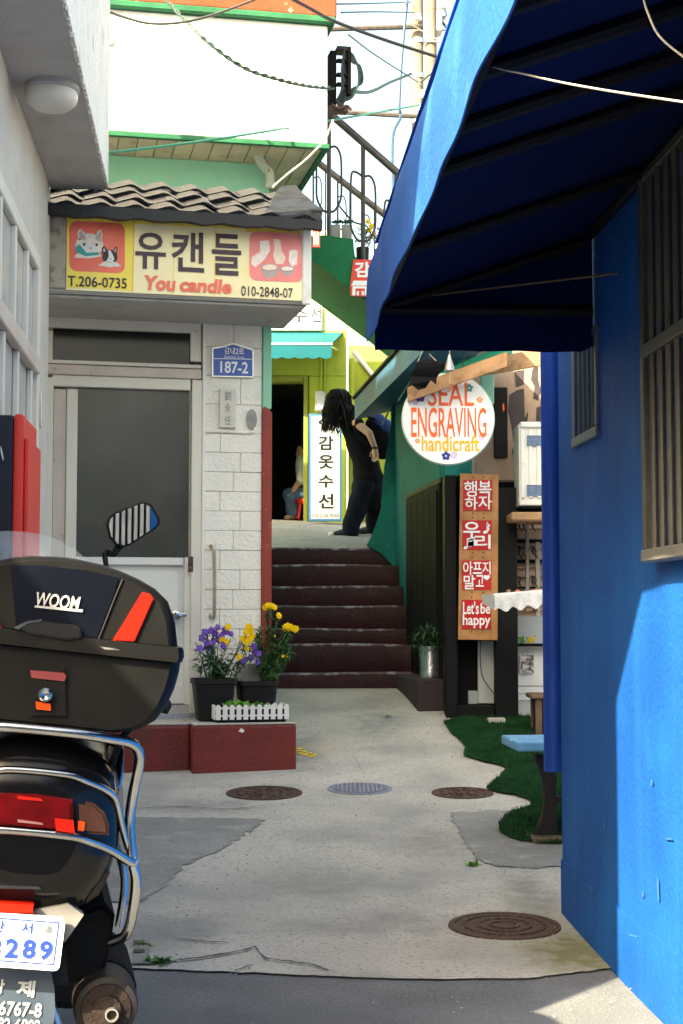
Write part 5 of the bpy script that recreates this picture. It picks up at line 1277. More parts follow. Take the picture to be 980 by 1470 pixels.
# picket planter
T = thing('picket_planter', 'white picket fence planter box with green seedlings on red doorstep', 'planter', fr)
xa, zt = H(T, 309, 1012, -.52); xb, zb = H(T, 414, 1036, -.52)
box(T, 'trough', xa + .01, xb - .01, -.5, -.36, ZSTEP + .0005, ZSTEP + .085, potb, .006)
wp = (xb - xa) / 11.5
for side, y0 in (('f', -.52), ('b', -.352)):
    for i in range(11):
        x = xa + .004 + i * (xb - xa - wp * .75) / 10; pw = wp * .72
        z1_ = ZSTEP + .108
        prism(T, 'picket', [(x, ZSTEP + .018), (x + pw, ZSTEP + .018), (x + pw, z1_ - .012), (x + pw * .8, z1_ - .003), (x + pw * .5, z1_), (x + pw * .2, z1_ - .003), (x, z1_ - .012)], y0, y0 + .008, white_pl)
    for z in (.035, .08): box(T, 'rail', xa, xb, y0 + .0085, y0 + .015, ZSTEP + z, ZSTEP + z + .012, white_pl)
for x in (xa - .004, xb - .006):
    for i in range(3): box(T, 'picket', x, x + .008, -.5 + i * .05, -.465 + i * .05, ZSTEP + .018, ZSTEP + .105, white_pl, .002)
leafy(T, 'foliage', leafl, [((random.uniform(xa + .06, xb - .12), random.uniform(-.47, -.39), ZSTEP + .085), (random.gauss(0, .6), random.gauss(0, .6), 1)) for _ in range(70)], .05, 1.8, .1)
# silver pot by the teal wall
g_ = G(612, 975); T = thing('silver_pot', 'ribbed silver tin pot with fine dark fern beside the metal door', 'potted plant', Matrix.Translation((P(617, 970, 11.15).x, 11.15, ZPL)))
r_ = 17 * 11.15 / F; hz_ = 46 * 11.15 / F
lathe(T, 'pot', [(r_ * .85, 0), (r_ * .9, hz_ * .2), (r_ * .84, hz_ * .25), (r_ * .92, hz_ * .45), (r_ * .86, hz_ * .5), (r_ * .95, hz_ * .72), (r_ * .9, hz_ * .77), (r_, hz_), (r_ * .9, hz_), (r_ * .85, hz_ * .85)], M('tin_foil', (.5, .5, .5), .25, .2, 20, .3, 40, metal=.9), (0, 0, 0), 24)
leafy(T, 'foliage', leafd, [((random.gauss(0, .05), random.gauss(0, .05), hz_ * .9 + random.uniform(0, .14)), (random.gauss(0, 1), random.gauss(0, 1), random.uniform(.1, 1))) for _ in range(420)], .09, 9, .7)
# red slab and grey kerb at the stair foot
gsl = [G(a, b) for a, b in ((584, 1004), (612, 1000), (645, 1000), (645, 1022), (612, 1016), (596, 1010))]
bm = bmesh.new(); a = [bm.verts.new((p.x, p.y, prof(p.y) + .03)) for p in gsl]; b = [bm.verts.new((p.x, p.y, prof(p.y) - .05)) for p in gsl]
bm.faces.new(a); bm.faces.new(b[::-1])
for i in range(6): bm.faces.new((a[i], b[i], b[(i + 1) % 6], a[(i + 1) % 6]))
tag(from_bm('red_slab', bm, redstep), 'thin red painted concrete slab at the foot of metal door', 'slab')
# plants on the staircase
fr = frame(P(490, 338, 13.0), 0)
for i, (a, b, lab) in enumerate(((475, 488.5, 'grey concrete block planter on green staircase, nearer the white house'), (490, 505, 'grey concrete block planter on green staircase, further from the white house'))):
    T = thing('block_planter', lab, 'planter', fr, 'grey block planters on the staircase')
    rbox(T, 'block', a, 322, b, 345, 0, .12, stonem, .006)
    leafy(T, 'foliage', leafd, [(H3(T, random.uniform(a, b), 321, random.uniform(.02, .1)), (random.gauss(0, .5), random.gauss(0, .5), .8)) for _ in range(50)], .045, 2.2)
T = thing('flowering_shrub', 'yellow flowering shrub in black pot behind the staircase railing', 'potted plant', frame(P(525, 370, 13.3), 0))
xa, zt = H(T, 511, 352); xb, zb = H(T, 530, 378)
lathe(T, 'pot', [((xb - xa) / 2 * .75, zb - .3), ((xb - xa) / 2, zt), ((xb - xa) / 2 * .85, zt), (.03, zt - .03)], potb, ((xa + xb) / 2, .1, 0), 18)
leafy(T, 'foliage', leafm, [(H3(T, random.gauss(526, 7), random.uniform(322, 352), .1 + random.gauss(0, .04)), (random.gauss(0, 1), random.gauss(0, 1), .3)) for _ in range(170)], .05, 2.4)
for a, b in ((520, 325), (528, 318), (533, 324), (530, 330), (537, 335), (522, 332), (533, 340)): put_flower(T, fy, H3(T, a, b, .04), 1.1)
# weeds along the slab edge
for i, (a, b, s, lab) in enumerate(((225, 1386, .6, 'weed tuft growing in the slab corner by the drain slot'), (207, 1362, .35, 'small weed tuft growing in the drain slot'), (680, 1245, .4, 'tiny weed tuft at the edge of dark patch near the turf'), (545, 1092, .0, ''))):
    if s == 0: continue
    g_ = G(a, b); T = thing('weed', lab, 'weed', Matrix.Translation((g_.x, g_.y, prof(g_.y) + .008)))
    leafy(T, 'leaves', leafl if i else leafm, [((random.gauss(0, .035 * s), random.gauss(0, .03 * s), .002), (random.gauss(0, 1), random.gauss(0, 1), .6)) for _ in range(int(60 * s) + 10)], .035 * s + .01, 1.6, .2)
    leafy(T, 'leaves', leafl, [((random.gauss(0, .03 * s), random.gauss(0, .03 * s), .002), (random.gauss(0, 1), random.gauss(0, 1), .8)) for _ in range(int(30 * s) + 6)], .03 * s + .01, 1.6, .2)
# fallen petals
for i, (a, b) in enumerate(((428, 1080), (432, 1084), (438, 1086), (444, 1084), (430, 1077), (452, 1086), (447, 1088), (436, 1081))):
    g_ = G(a, b); bm = bmesh.new(); bmbox(bm, -.014, .014, -.02, .02, 0, .006, .004); o = from_bm('petal', bm, petal_y, Matrix.Translation((g_.x, g_.y, prof(g_.y) + .0085)) @ Matrix.Rotation(i * 1.3, 4, 'Z'))
    tag(o, 'fallen yellow petal on concrete beside the red doorstep', 'petal', 'fallen petals')
g_ = G(551, 1033); o = leafy(None, 'dry_leaf', leafd, [((g_.x, g_.y, prof(g_.y) + .02), (1, 0, .1))] * 4, .07, 3, 0); tag(o, 'single dark fallen leaf on concrete before the stairs', 'leaf')
# drain slot left of the slab
g0, g1, g2, g3 = G(196, 1352), G(214, 1352), G(214, 1390), G(188, 1390)
D = structure(bpy.data.objects.new('drain_slot', None)); COL.objects.link(D)
sheet('slot', [(g0.x, g0.y), (g1.x, g1.y), (g2.x, g2.y), (g3.x, g3.y)], .0165, patchm, D)
for q in (1358, 1371): a, b = G(192, q), G(206, q + 4); sheet('opening', [(a.x, a.y), (b.x, a.y), (b.x, b.y), (a.x, b.y)], .0205, void, D)

# ================================================================== PEOPLE
def Wp(px, py, dd=0): return P(px, py, 14.8 + dd)
o0 = P(505, 769, 14.8); Mw = Matrix.Translation((o0.x, o0.y, o0.z)); iw = Mw.inverted()
Wm = thing('person', 'person with long black hair bending forward in dark clothes at the landing', 'person', Mw)
def w3(px, py, dd=0): return iw @ Wp(px, py, dd)
lm = 14.8 / F
def fingers(base, dirv, side, L, r=.008):
    out = []; dirv = Vector(dirv).normalized(); side = Vector(side).normalized(); n_ = dirv.cross(side)
    for k, (f, l) in enumerate(((-1.5, .85), (-.5, 1.), (.5, .96), (1.5, .78))):
        b = Vector(base) + side * f * .019; m_ = b + dirv * L * l * .5 + n_ * .006; out.append(('c', [b, m_, m_ + dirv * L * l * .45 + n_ * .022], [r, r * .9, r * .75]))
    b = Vector(base) - dirv * .05 - side * .03; out.append(('c', [b, b - side * .022 + dirv * .03, b - side * .024 + dirv * .06], [r * 1.1, r, r * .8])); return out
rotH = Matrix.Rotation(R(-50), 3, 'Y')
wr = w3(538, 643, -.2)
body = [('e', w3(480, 582), (.088, .073, .112), rotH), ('e', w3(470, 592), (.05, .05, .055)), ('c', [w3(464, 588), w3(463, 593)], [.012, .016]),
        ('c', [w3(487, 592), w3(502, 604)], [.052, .056]), ('c', [w3(504, 608), w3(515, 633), w3(523, 660), w3(528, 684)], [.1, .11, .1, .11]),
        ('c', [w3(511, 607, -.15), w3(530, 622, -.22), w3(538, 643, -.2)], [.044, .038, .027]), ('c', [wr, w3(539, 652, -.2)], [.026, .03]),
        ('c', [w3(511, 607, .15), w3(520, 632, .22), w3(512, 655, .12)], [.044, .04, .03]),
        ('c', [w3(526, 690, -.06), w3(514, 722, -.09), w3(503, 760, -.1)], [.075, .058, .04]), ('c', [w3(530, 690, .06), w3(541, 722, .09), w3(535, 755, .12)], [.075, .058, .04])]
body += fingers(w3(539, 654, -.205), (-.05, .0, -1), (1, -.3, 0), .07)
blob('body', body, skinm, Wm, .007, 3)
def folds(o, amp, f):
    for v in o.data.vertices:
        v.co += v.normal * amp * (math.sin(v.co.z * f + 3 * math.sin(v.co.x * 9)) * .6 + math.sin(v.co.x * f * .8 + v.co.y * f * .5) * .5)
sh = blob('shirt', [('c', [w3(503, 606), w3(514, 633), w3(523, 660), w3(529, 688)], [.112, .13, .125, .15]), ('c', [w3(510, 606, -.1), w3(514, 609, -.155)], [.066, .058]), ('c', [w3(510, 606, .1), w3(515, 613, .16)], [.066, .058])], cloth_bk, Wm, .012, 4); folds(sh, .006, 34)
tr = blob('trousers', [('e', w3(527, 692), (.135, .15, .12)), ('c', [w3(524, 696, -.05), w3(513, 726, -.08), w3(504, 754, -.1), w3(503, 763, -.1)], [.12, .1, .088, .085]), ('c', [w3(531, 696, .05), w3(541, 726, .09), w3(536, 750, .11), w3(536, 757, .11)], [.12, .1, .085, .08])], cloth_nv, Wm, .012, 3); folds(tr, .007, 26)
ap = blob('tunic', [('c', [w3(528, 688), w3(534, 712), w3(539, 727)], [.145, .125, .1]), ('c', [w3(525, 688, -.03), w3(520, 712, -.04), w3(519, 724, -.04)], [.13, .115, .1])], cloth_bk, Wm, .012, 3); folds(ap, .007, 30)
for dx, dy, dd in ((0, 0, -.1), (32, -3, .12)):
    S_ = blob('shoe', [('c', [w3(507 + dx, 763 + dy, dd), w3(492 + dx, 765 + dy, dd), w3(480 + dx, 767.5 + dy, dd)], [.042, .04, .03])], M('navy_canvas_shoe', (.02, .025, .04), .8), Wm, .007, 3)
    blob('sole', [('c', [w3(510 + dx, 769 + dy, dd), w3(490 + dx, 770 + dy, dd), w3(477 + dx, 769.5 + dy, dd)], [.02, .022, .028]), ('e', w3(475.5 + dx, 767 + dy, dd), (.036, .036, .024))], white_pl, S_, .007, 2)
tube(Wm, 'wrist_band', [wr + Vector((.031 * math.cos(a), .031 * math.sin(a), .004 * math.sin(a))) for a in [i * 2 * math.pi / 12 for i in range(13)]], .008, cloth_bk, 6)
# hair: a cap of roots and hundreds of single locks hanging from the bent head
cap = blob('hair', [('e', w3(484, 576), (.098, .088, .112), rotH), ('e', w3(491, 588), (.085, .09, .1)), ('e', w3(474, 597), (.045, .06, .09)), ('e', w3(498, 606), (.05, .08, .1))], hairm, Wm, .012, 2)
bm = bmesh.new(); cr_ = w3(488, 559); hc = w3(484, 579)
for i in range(620):
    ph = random.uniform(0, 2 * math.pi); dx, dy = math.cos(ph), math.sin(ph); L_ = random.uniform(.08, .3) * (1.1 if dx > 0 else .95); wv = random.uniform(0, 6); k = random.uniform(.94, 1.1)
    pts = [cr_ + Vector((dx * .015, dy * .015, .004))]
    for a in (35, 65, 95): pts.append(hc + Vector((dx * .118 * math.sin(R(a)) + .01, dy * .108 * math.sin(R(a)), .142 * math.cos(R(a)))) * 1 + Vector((random.gauss(0, .008), random.gauss(0, .008), random.gauss(0, .004))))
    e = pts[-1] - Vector((.1 * max(0, dx - .5) * 0, 0, 0))
    for t in (.25, .5, .75, 1): pts.append(e + Vector((dx * .01 + .012 * math.sin(wv + t * 8) + (.075 * t if dx > .1 else -.012 * t), dy * .012 + .012 * math.cos(wv + t * 7), -L_ * t)))
    bmtube(bm, crom(pts, 2), [.004, .006, .0065, .006, .0055, .005, .004, .002], 4)
from_bm('lock', bm, hairm, cap, True)['kind'] = 'stuff'
Bp = thing('backpack', 'black and blue backpack on the bending person', 'backpack', Mw)
bg = blob('bag', [('c', [w3(537, 610), w3(547, 628), w3(550, 646)], [.095, .115, .1]), ('e', w3(549, 634), (.1, .14, .15))], cloth_bk, Bp, .012, 4); folds(bg, .005, 24)
blob('flap', [('c', [w3(541, 600, -.07), w3(557, 614, -.07)], [.058, .066]), ('c', [w3(541, 600, .06), w3(557, 614, .06)], [.058, .066])], bagblue, Bp, .012, 3)
for dd in (-.11, .11): tube(Bp, 'strap', [w3(538, 602, dd), w3(522, 597, dd * 1.1), w3(509, 605, dd * 1.35), w3(512, 622, dd * 1.3), w3(526, 640, dd * 1.2)], .015, cloth_nv, 6, 4)
# seated person inside the lime doorway
o0 = P(424, 746, 18.0); zfl = mx(LM).translation.z + z0 * 0
D2 = 18.0
flz = P(424, 746, D2).z
Ms = Matrix.Translation((o0.x, o0.y, flz)); is_ = Ms.inverted()
def s3(px, py, dd=0): return is_ @ P(px, py, D2 + dd)
Pn = thing('person', 'seated person in white shirt and jeans inside the lime doorway', 'person', Ms)
bd = [('e', s3(434, 648), (.075, .08, .1)), ('e', s3(430, 652), (.05, .05, .06)), ('c', [s3(436, 656), s3(438, 662)], [.05, .05]), ('c', [s3(440, 666), s3(443, 684), s3(443, 702)], [.13, .13, .14]),
      ('c', [s3(433, 668, -.15), s3(432, 688, -.18), s3(421, 704, -.15)], [.045, .04, .03]), ('c', [s3(447, 668, .15), s3(444, 688, .18), s3(428, 704, .12)], [.045, .04, .03]),
      ('c', [s3(441, 705, -.08), s3(414, 709, -.1), s3(417, 740, -.1), s3(411, 744, -.1)], [.08, .06, .045, .035]), ('c', [s3(441, 705, .08), s3(420, 709, .1), s3(423, 740, .1), s3(416, 744, .1)], [.08, .06, .045, .035])]
bd += fingers(s3(418, 707, -.15), (-1, 0, -.4), (0, 1, 0), .07)
blob('body', bd, skinm, Pn, .009, 3)
blob('shirt', [('c', [s3(440, 665), s3(443, 684), s3(443, 703)], [.14, .15, .155]), ('c', [s3(435, 666, -.13), s3(432, 688, -.18)], [.07, .058]), ('c', [s3(446, 666, .13), s3(444, 688, .18)], [.07, .058])], cloth_wh, Pn, .014, 4)
blob('jeans', [('c', [s3(442, 706, -.08), s3(415, 710, -.1), s3(418, 735, -.1)], [.1, .085, .07]), ('c', [s3(442, 706, .08), s3(420, 710, .1), s3(424, 735, .1)], [.1, .085, .07])], denim, Pn, .014, 4)
blob('hair', [('e', s3(436, 645, .01), (.085, .09, .095))], hairm, Pn, .012, 2)
zst_ = s3(440, 714).z
Sl = thing('plastic_stool', 'low red plastic stool under the seated person', 'stool', Ms)
cxs = s3(440, 714).x
lathe(Sl, 'seat', [(.14, zst_ - .05), (.15, zst_ - .03), (.15, zst_ - .005), (.02, zst_)], red_sign, (cxs, 0, -.02), 16)
for a in range(4): tube(Sl, 'leg', [(cxs + .1 * math.cos(a * 1.57 + .78), .1 * math.sin(a * 1.57 + .78), zst_ - .05), (cxs + .14 * math.cos(a * 1.57 + .78), .14 * math.sin(a * 1.57 + .78), .0)], .016, red_sign, 6)
box(LM, 'tmp', 0, .1, 0, .1, 0, .1, void) and bpy.data.objects.remove(bpy.data.objects['tmp'])
rfm = rf; rfm.location.z += flz - (z0 + .03) if False else 0
# ================================================================== SCOOTER
Rm = Matrix.Rotation(R(11), 4, 'Z') @ Matrix.Rotation(R(6.5), 4, 'Y')
tgt = P(25, 1352, 2.97); b_ = tgt - Rm.to_3x3() @ Vector((0, 0, .57)); b_.z = 0
SC = Matrix.Translation(b_) @ Rm
T = thing('motor_scooter', 'black delivery scooter with large top case, chrome guard bars and blue number plate', 'scooter', SC)
def s(px, py, y=0.): return H(T, px, py, y)
def s3_(px, py, y=0.): return H3(T, px, py, y)
XC = s(25, 1352, 0)[0]
def mir(pts): return pts + [(2 * XC - x, z) for x, z in pts[::-1] if abs(x - XC) > .002]
def half(pxs, y): return mir([(XC, s(25 + .114 * (1352 - b), b, y)[1]) if a == 25 else s(a, b, y) for a, b in pxs])
def scl(pts, k, c): return [(c[0] + (x - c[0]) * k, c[1] + (z - c[1]) * k) for x, z in pts]
def lofty(parent, name, out, stations, mat, c):
    return loft(parent, name, [[Vector((x, y, z)) for x, z in scl(out, k, c)] for y, k in stations], mat)
# --- top case
lid = half(((25, 801), (115, 805), (146, 812), (172, 821), (198, 833), (220, 846), (238, 864), (248, 893), (252, 930)), .04)
cl = (XC, s(25, 880, .04)[1])
L = lofty(T, 'case_lid', lid, ((-.066, .9), (-.06, .955), (-.045, .985), (-.01, 1.), (.1, 1.), (.26, .99), (.34, .95), (.39, .86), (.41, .7)), casem, cl)
bas = half(((25, 926), (256, 946), (254, 962), (247, 987), (236, 1011), (220, 1032), (198, 1044), (165, 1049), (25, 1037)), .04)
cb_ = (XC, s(25, 985, .04)[1])
Bs = lofty(T, 'case_base', bas, ((-.06, .9), (-.052, .95), (-.04, .98), (-.01, 1.), (.1, 1.), (.26, .99), (.34, .95), (.39, .86), (.41, .7)), casem, cb_)
rim = half(((25, 908), (256, 928), (258, 934), (258, 942), (255, 949), (25, 930)), .04)
lofty(T, 'case_rim', rim, ((-.076, .95), (-.07, .975), (-.05, 1.), (.1, 1.01), (.26, 1.), (.36, .95), (.4, .84)), casem, (XC, s(25, 938, .04)[1]))
YR = -.0665
def lmark(par, name, pxs, y, m, th=.003, both=False, back=.012, bev=0):
    pts = half(pxs, y) if both else [s(a, b, y) for a, b in pxs]
    return prism(par, name, pts, y - th, y + back, m, bev)
lmark(L, 'centre_panel', ((25, 815), (125, 819), (172, 830), (160, 862), (140, 918), (25, 908)), YR, casetop, .004, True, .01, .003)
lmark(L, 'reflector', ((204, 850), (215, 853), (220, 860), (193, 921), (161, 920)), YR, redlens, .006, False, .03, .002)
prism(L, 'reflector', [(2 * XC - x, z) for x, z in [s(a, b, YR) for a, b in ((204, 850), (215, 853), (220, 860), (193, 921), (161, 920))]][::-1], YR - .006, YR + .03, redlens, .002)
tube(L, 'panel_groove', [s3_(176, 832, YR - .001), s3_(165, 858, YR - .002), s3_(141, 919, YR - .002)], .002, black_paint, 5)
lmark(L, 'latch_handle', ((24, 903), (40, 893), (62, 892), (108, 897), (115, 903), (117, 916), (96, 919), (46, 911)), YR - .004, M('latch_black', (.01, .01, .011), .25), .012, False, .01, .003)
lmark(L, 'latch_edge', ((19, 901), (38, 892), (60, 889), (60, 891), (40, 895), (26, 904)), YR - .006, chrome, .012)
lmark(L, 'logo_bar', ((50, 869), (119, 875), (118, 879), (49, 872)), YR - .0045, M('silver_badge', (.34, .34, .35), .35, .1, 20, metal=.3), .003)
ptext(L, 'logo', 'WOOM', 51, 853, 115, 873, YR - .0045, M('silver_letter', (.36, .36, .37), .35, .1, 20, metal=.3), .003, .02, .15)
lmark(Bs, 'lock_panel', ((32, 955), (95, 957), (98, 1030), (42, 1030), (33, 990)), -.058, casem, .008, False, .01, .004)
lmark(Bs, 'label', ((43, 962), (92, 966), (95, 971), (92, 978), (45, 973)), -.0665, M('pink_reflector', (.16, .035, .04), .3, .15, 12), .003)
x_, z_ = s(65, 997, -.066); lathe(Bs, 'lock', [(.013, -.062), (.013, -.078), (.009, -.082), (.002, -.08)], chrome, (x_, 0, z_), 18, 'Y')
lmark(Bs, 'button', ((51, 1007), (72, 1010), (73, 1020), (52, 1018)), -.066, orangelens, .006)
lmark(Bs, 'scratch', ((140, 927), (150, 929), (170, 932), (172, 934), (150, 932)), -.074, M('scratch', (.3, .3, .29), .6), .002)
# --- chrome rack and guard bars, both sides
def bars(name, pts, r=.0115):
    a = [s3_(*p) for p in pts]; full = [Vector((2 * XC - v.x, v.y, v.z)) for v in a[::-1] if v.x > XC + .02] + [v for v in a if v.x > XC + .02]
    return tube(T, name, full, r, chrome, 10, 5)
bars('rack_bar', ((60, 1049, -.07), (110, 1053, -.07), (155, 1060, -.06), (186, 1066, -.04), (198, 1078, -.02), (199, 1100, 0), (190, 1145, .02), (186, 1185, .03), (190, 1235, .03), (195, 1265, .04), (190, 1310, .06), (180, 1342, .09), (160, 1352, .12)), .0105)
bars('guard_bar', ((55, 1104, -.05), (95, 1112, -.045), (125, 1122, -.04), (158, 1138, -.02), (168, 1155, 0), (176, 1190, .02), (184, 1218, .03)), .0075)
bars('guard_bar', ((55, 1194, -.055), (95, 1199, -.05), (130, 1208, -.04), (160, 1221, -.01), (188, 1238, .025), (195, 1232, .03)), .0095)
bars('rear_stay', ((150, 1062, .25), (172, 1100, .2), (160, 1180, .15), (178, 1260, .12), (170, 1330, .12)), .008)
tube(T, 'rack_stay', [s3_(192, 1040, .1), s3_(172, 1062, .06), s3_(160, 1098, .06)], .007, black_paint, 6)
# --- tail body
tb = half(((25, 1056), (100, 1063), (148, 1082), (166, 1115), (172, 1165), (172, 1212), (152, 1262), (120, 1302), (70, 1309), (25, 1306)), .04)
ct = (XC, s(25, 1180, .04)[1])
Bd = lofty(T, 'tail_body', tb, ((-.05, .5), (-.044, .66), (-.03, .8), (-.01, .92), (.02, .985), (.06, 1.), (.3, 1.12), (.6, 1.1), (.85, .85)), scootblack, ct)
YT = -.05
lmark(Bd, 'tail_lens', ((25, 1139), (70, 1142), (104, 1147), (105, 1172), (100, 1192), (25, 1186)), YT, darklens, .014, True, .045, .006)
for q, m, n in ((((78, 1174), (105, 1177), (107, 1196), (80, 1192)), redlens, 'lens_patch'), (((25, 1142), (58, 1146), (62, 1150), (25, 1147)), redlens, 'lens_strip'), (((25, 1176), (60, 1181), (62, 1184), (25, 1180)), M('pale_lens_edge', (.25, .12, .12), .2), 'lens_strip')): lmark(Bd, n, q, YT - .0145, m, .003)  # brighter red patch and thin strips laid over the tail lens
lmark(Bd, 'turn_signal', ((107, 1147), (134, 1152), (150, 1166), (156, 1184), (156, 1198), (110, 1195)), YT + .012, clearlens, .014, False, .06, .006)
lmark(Bd, 'amber_bulb', ((112, 1178), (122, 1180), (120, 1193), (111, 1192)), YT - .003, orangelens, .003)
for y0 in (1229, 1270): lmark(Bd, 'trim_strip', ((-5, y0), (55, y0 + 2), (60, y0 + 6), (-5, y0 + 5)), YT + .006, chrome, .004, False, .03)
lmark(Bd, 'warm_reflection', ((126, 1240), (158, 1252), (142, 1284), (123, 1297)), YT + .05, M('reflection_brown', (.02, .014, .011), .25, .2, 8), .006, False, .03, .004)  # brown panel paints in a warm reflection on the black fairing
lmark(Bd, 'red_reflector', ((-10, 1295), (48, 1298), (48, 1311), (-10, 1309)), -.05, redlens, .008, False, .05, .002)
lmark(T, 'plate_bracket', ((40, 1309), (98, 1297), (120, 1313), (93, 1352), (50, 1345)), -.03, M('grey_bracket', (.16, .155, .15), .6, .1, 12), .004, False, .03)
# --- number plate
N = thing('number_plate', 'white scooter number plate with blue figures and blue border', 'number plate', SC)
x0, z1 = s(-40, 1306, -.05); x1, z1b = s(94, 1317, -.05); zt = (z1 + z1b) / 2; zb = s(92, 1394, -.05)[1]
x0 = 2 * XC - x1 if 2 * XC - x1 < s(-35, 1306, -.05)[0] else x0
N.parent = None
bm = bmesh.new(); bmprism(bm, rrect(x0, zb, x1, zt, .01), -.055, -.05); from_bm('plate', bm, white_sign, N)
def bline(a, b, c, d): return box(N, 'border_line', a, b, -.0565, -.0552, c, d, blue_ink)
e = .011; t = .0022
bline(x0 + e, x1 - e, zt - e, zt - e + t); bline(x0 + e, x1 - e, zb + e, zb + e + t); bline(x0 + e, x0 + e + t, zb + e + t, zt - e); bline(x1 - e - t, x1 - e, zb + e + t, zt - e)
def nt(st_, a, b, c, d, wt): ptext(N, 'lettering', st_, a, b, c, d, -.0555, blue_ink, .002, wt)
nt('3', -18, 1346, 1, 1374, .03); nt('2', 7, 1347, 26, 1375, .03); nt('8', 32, 1348, 51, 1376, .03); nt('9', 56, 1350, 75, 1378, .03)
nt('서', 30, 1324, 46, 1340, .01); nt('산', -12, 1321, 6, 1337, .01)
x_, z_ = s(68, 1333, -.055); lathe(N, 'bolt', [(.007, -.055), (.007, -.059), (.002, -.06)], steel, (x_, 0, z_), 12, 'Y')
# --- mud flap
fl = half(((25, 1385), (72, 1390), (78, 1420), (79, 1455), (72, 1490), (50, 1515), (25, 1520)), .0)
Fm = prism(T, 'mud_flap', fl, .0, .008, M('navy_rubber_flap', (.03, .045, .07), .6, .15, 12))
for st_, a, b, c, d, wt in (('제', 24, 1407, 50, 1431, .03), ('강', -12, 1405, 6, 1428, .03), ('6767-8', -2, 1438, 60, 1459, .025), ('82-6802', -4, 1462, 58, 1481, .025)): ptext(Fm, 'lettering', st_, a, b, c, d, -.0005, M('flap_print', (.35, .37, .39), .6), .002, wt)
# --- wheels
def wheel(cy, Rr, w_, name):
    rings = []; n = 40; W_ = None
    prof_ = [(Rr - .06, -w_), (Rr - .03, -w_ * 1.1), (Rr - .01, -w_ * .75), (Rr, 0), (Rr - .01, w_ * .75), (Rr - .03, w_ * 1.1), (Rr - .06, w_)]
    W_ = lathe(T, name, prof_, rubber, (XC, cy, Rr), n, 'X')
    lathe(W_, 'rim', [(Rr - .058, -w_ * .8), (Rr - .075, -w_ * .6), (Rr - .075, w_ * .6), (Rr - .058, w_ * .8)], steel, (XC, cy, Rr), n, 'X')
    lathe(W_, 'hub', [(.02, -.06), (.05, -.05), (.05, .05), (.02, .06)], darkmetal, (XC, cy, Rr), 20, 'X')
    for k in range(5):
        a = k * 2 * math.pi / 5; tube(W_, 'spoke', [(XC, cy + .04 * math.cos(a), Rr + .04 * math.sin(a)), (XC, cy + (Rr - .065) * math.cos(a), Rr + (Rr - .065) * math.sin(a))], .014, darkmetal, 6)
wheel(.3, .25, .055, 'rear_wheel'); wheel(1.56, .25, .05, 'front_wheel')
# --- swing arm and engine mass, right of the wheel
prism(T, 'engine_cover', [s(a, b, .12) for a, b in ((90, 1318), (150, 1295), (165, 1315), (160, 1350), (150, 1395), (135, 1408), (98, 1412))], .12, .55, darkmetal, .01)
prism(T, 'rear_fender', half(((25, 1300), (95, 1306), (112, 1325), (100, 1350), (25, 1350)), .02), .02, .3, black_paint, .01)
# --- muffler with rusty end
c = s3_(152, 1447, .06)
Mf = lathe(T, 'muffler', [(.03, .62), (.055, .58), (.062, .4), (.064, .08), (.060, .055), (.05, .05), (.046, .056), (.02, .058)], M('sooty_metal', (.018, .015, .015), .6, .3, 14, .2, 60, spec=.3), (c.x, 0, c.z), 28, 'Y')
lathe(Mf, 'end_cap', [(.05, .053), (.048, .047), (.03, .044), (.028, .036), (.014, .035)], M('burnt_rust', (.016, .0105, .0095), .7, .4, 30, .5, 80, spec=.2), (c.x, 0, c.z), 24, 'Y')
lathe(Mf, 'tail_pipe', [(.013, .04), (.013, .02), (.010, .02), (.010, .04)], steel, (c.x + .01, 0, c.z - .004), 16, 'Y')
lathe(Mf, 'heat_shield', [(.066, .5), (.068, .48), (.068, .2), (.066, .18)], darkmetal, (c.x, 0, c.z), 28, 'Y')
# --- seat, floor, front fairing, handlebar
blob('seat', [('c', [(XC, .5, .8), (XC, .8, .79), (XC, 1.02, .76)], [.11, .12, .1]), ('e', (XC, .75, .78), (.16, .3, .07))], M('black_vinyl', (.015, .015, .016), .5), T, .014, 4)
box(T, 'floor_board', XC - .17, XC + .17, .75, 1.25, .28, .34, black_paint, .02, 2)
rg = []
for z, hw, y0, dp in ((.3, .16, 1.24, .1), (.5, .2, 1.26, .12), (.75, .21, 1.24, .14), (.92, .17, 1.2, .15), (1.0, .1, 1.18, .12)): rg.append([Vector((XC + hw * math.cos(a), y0 + dp * math.sin(a), z)) for a in [i * 2 * math.pi / 18 for i in range(18)]])
loft(T, 'front_fairing', rg, scootblack)
tube(T, 'fork', [(XC - .06, 1.3, .8), (XC - .06, 1.56, .25)], .02, steel, 8); tube(T, 'fork', [(XC + .06, 1.3, .8), (XC + .06, 1.56, .25)], .02, steel, 8)
blob('front_fender', [('c', [(XC, 1.38, .46), (XC, 1.56, .53), (XC, 1.74, .46)], [.05, .06, .045])], scootblack, T, .012, 3)
hb = tube(T, 'handlebar', [(XC - .33, 1.02, 1.0), (XC - .2, 1.12, 1.02), (XC, 1.16, .98), (XC + .2, 1.18, 1.02), (XC + .33, 1.12, 1.0)], .014, black_paint, 8, 4)
for sx_ in (-1, 1): tube(hb, 'grip', [(XC + sx_ * .2, 1.13 + .025 * sx_, 1.012), (XC + sx_ * .33, 1.07 + .05 * sx_, 1.0)], .019, rubber, 10)
tube(T, 'side_stand', [(XC + .1, .75, .3), (XC + .22, .7, .03)], .012, steel, 8)
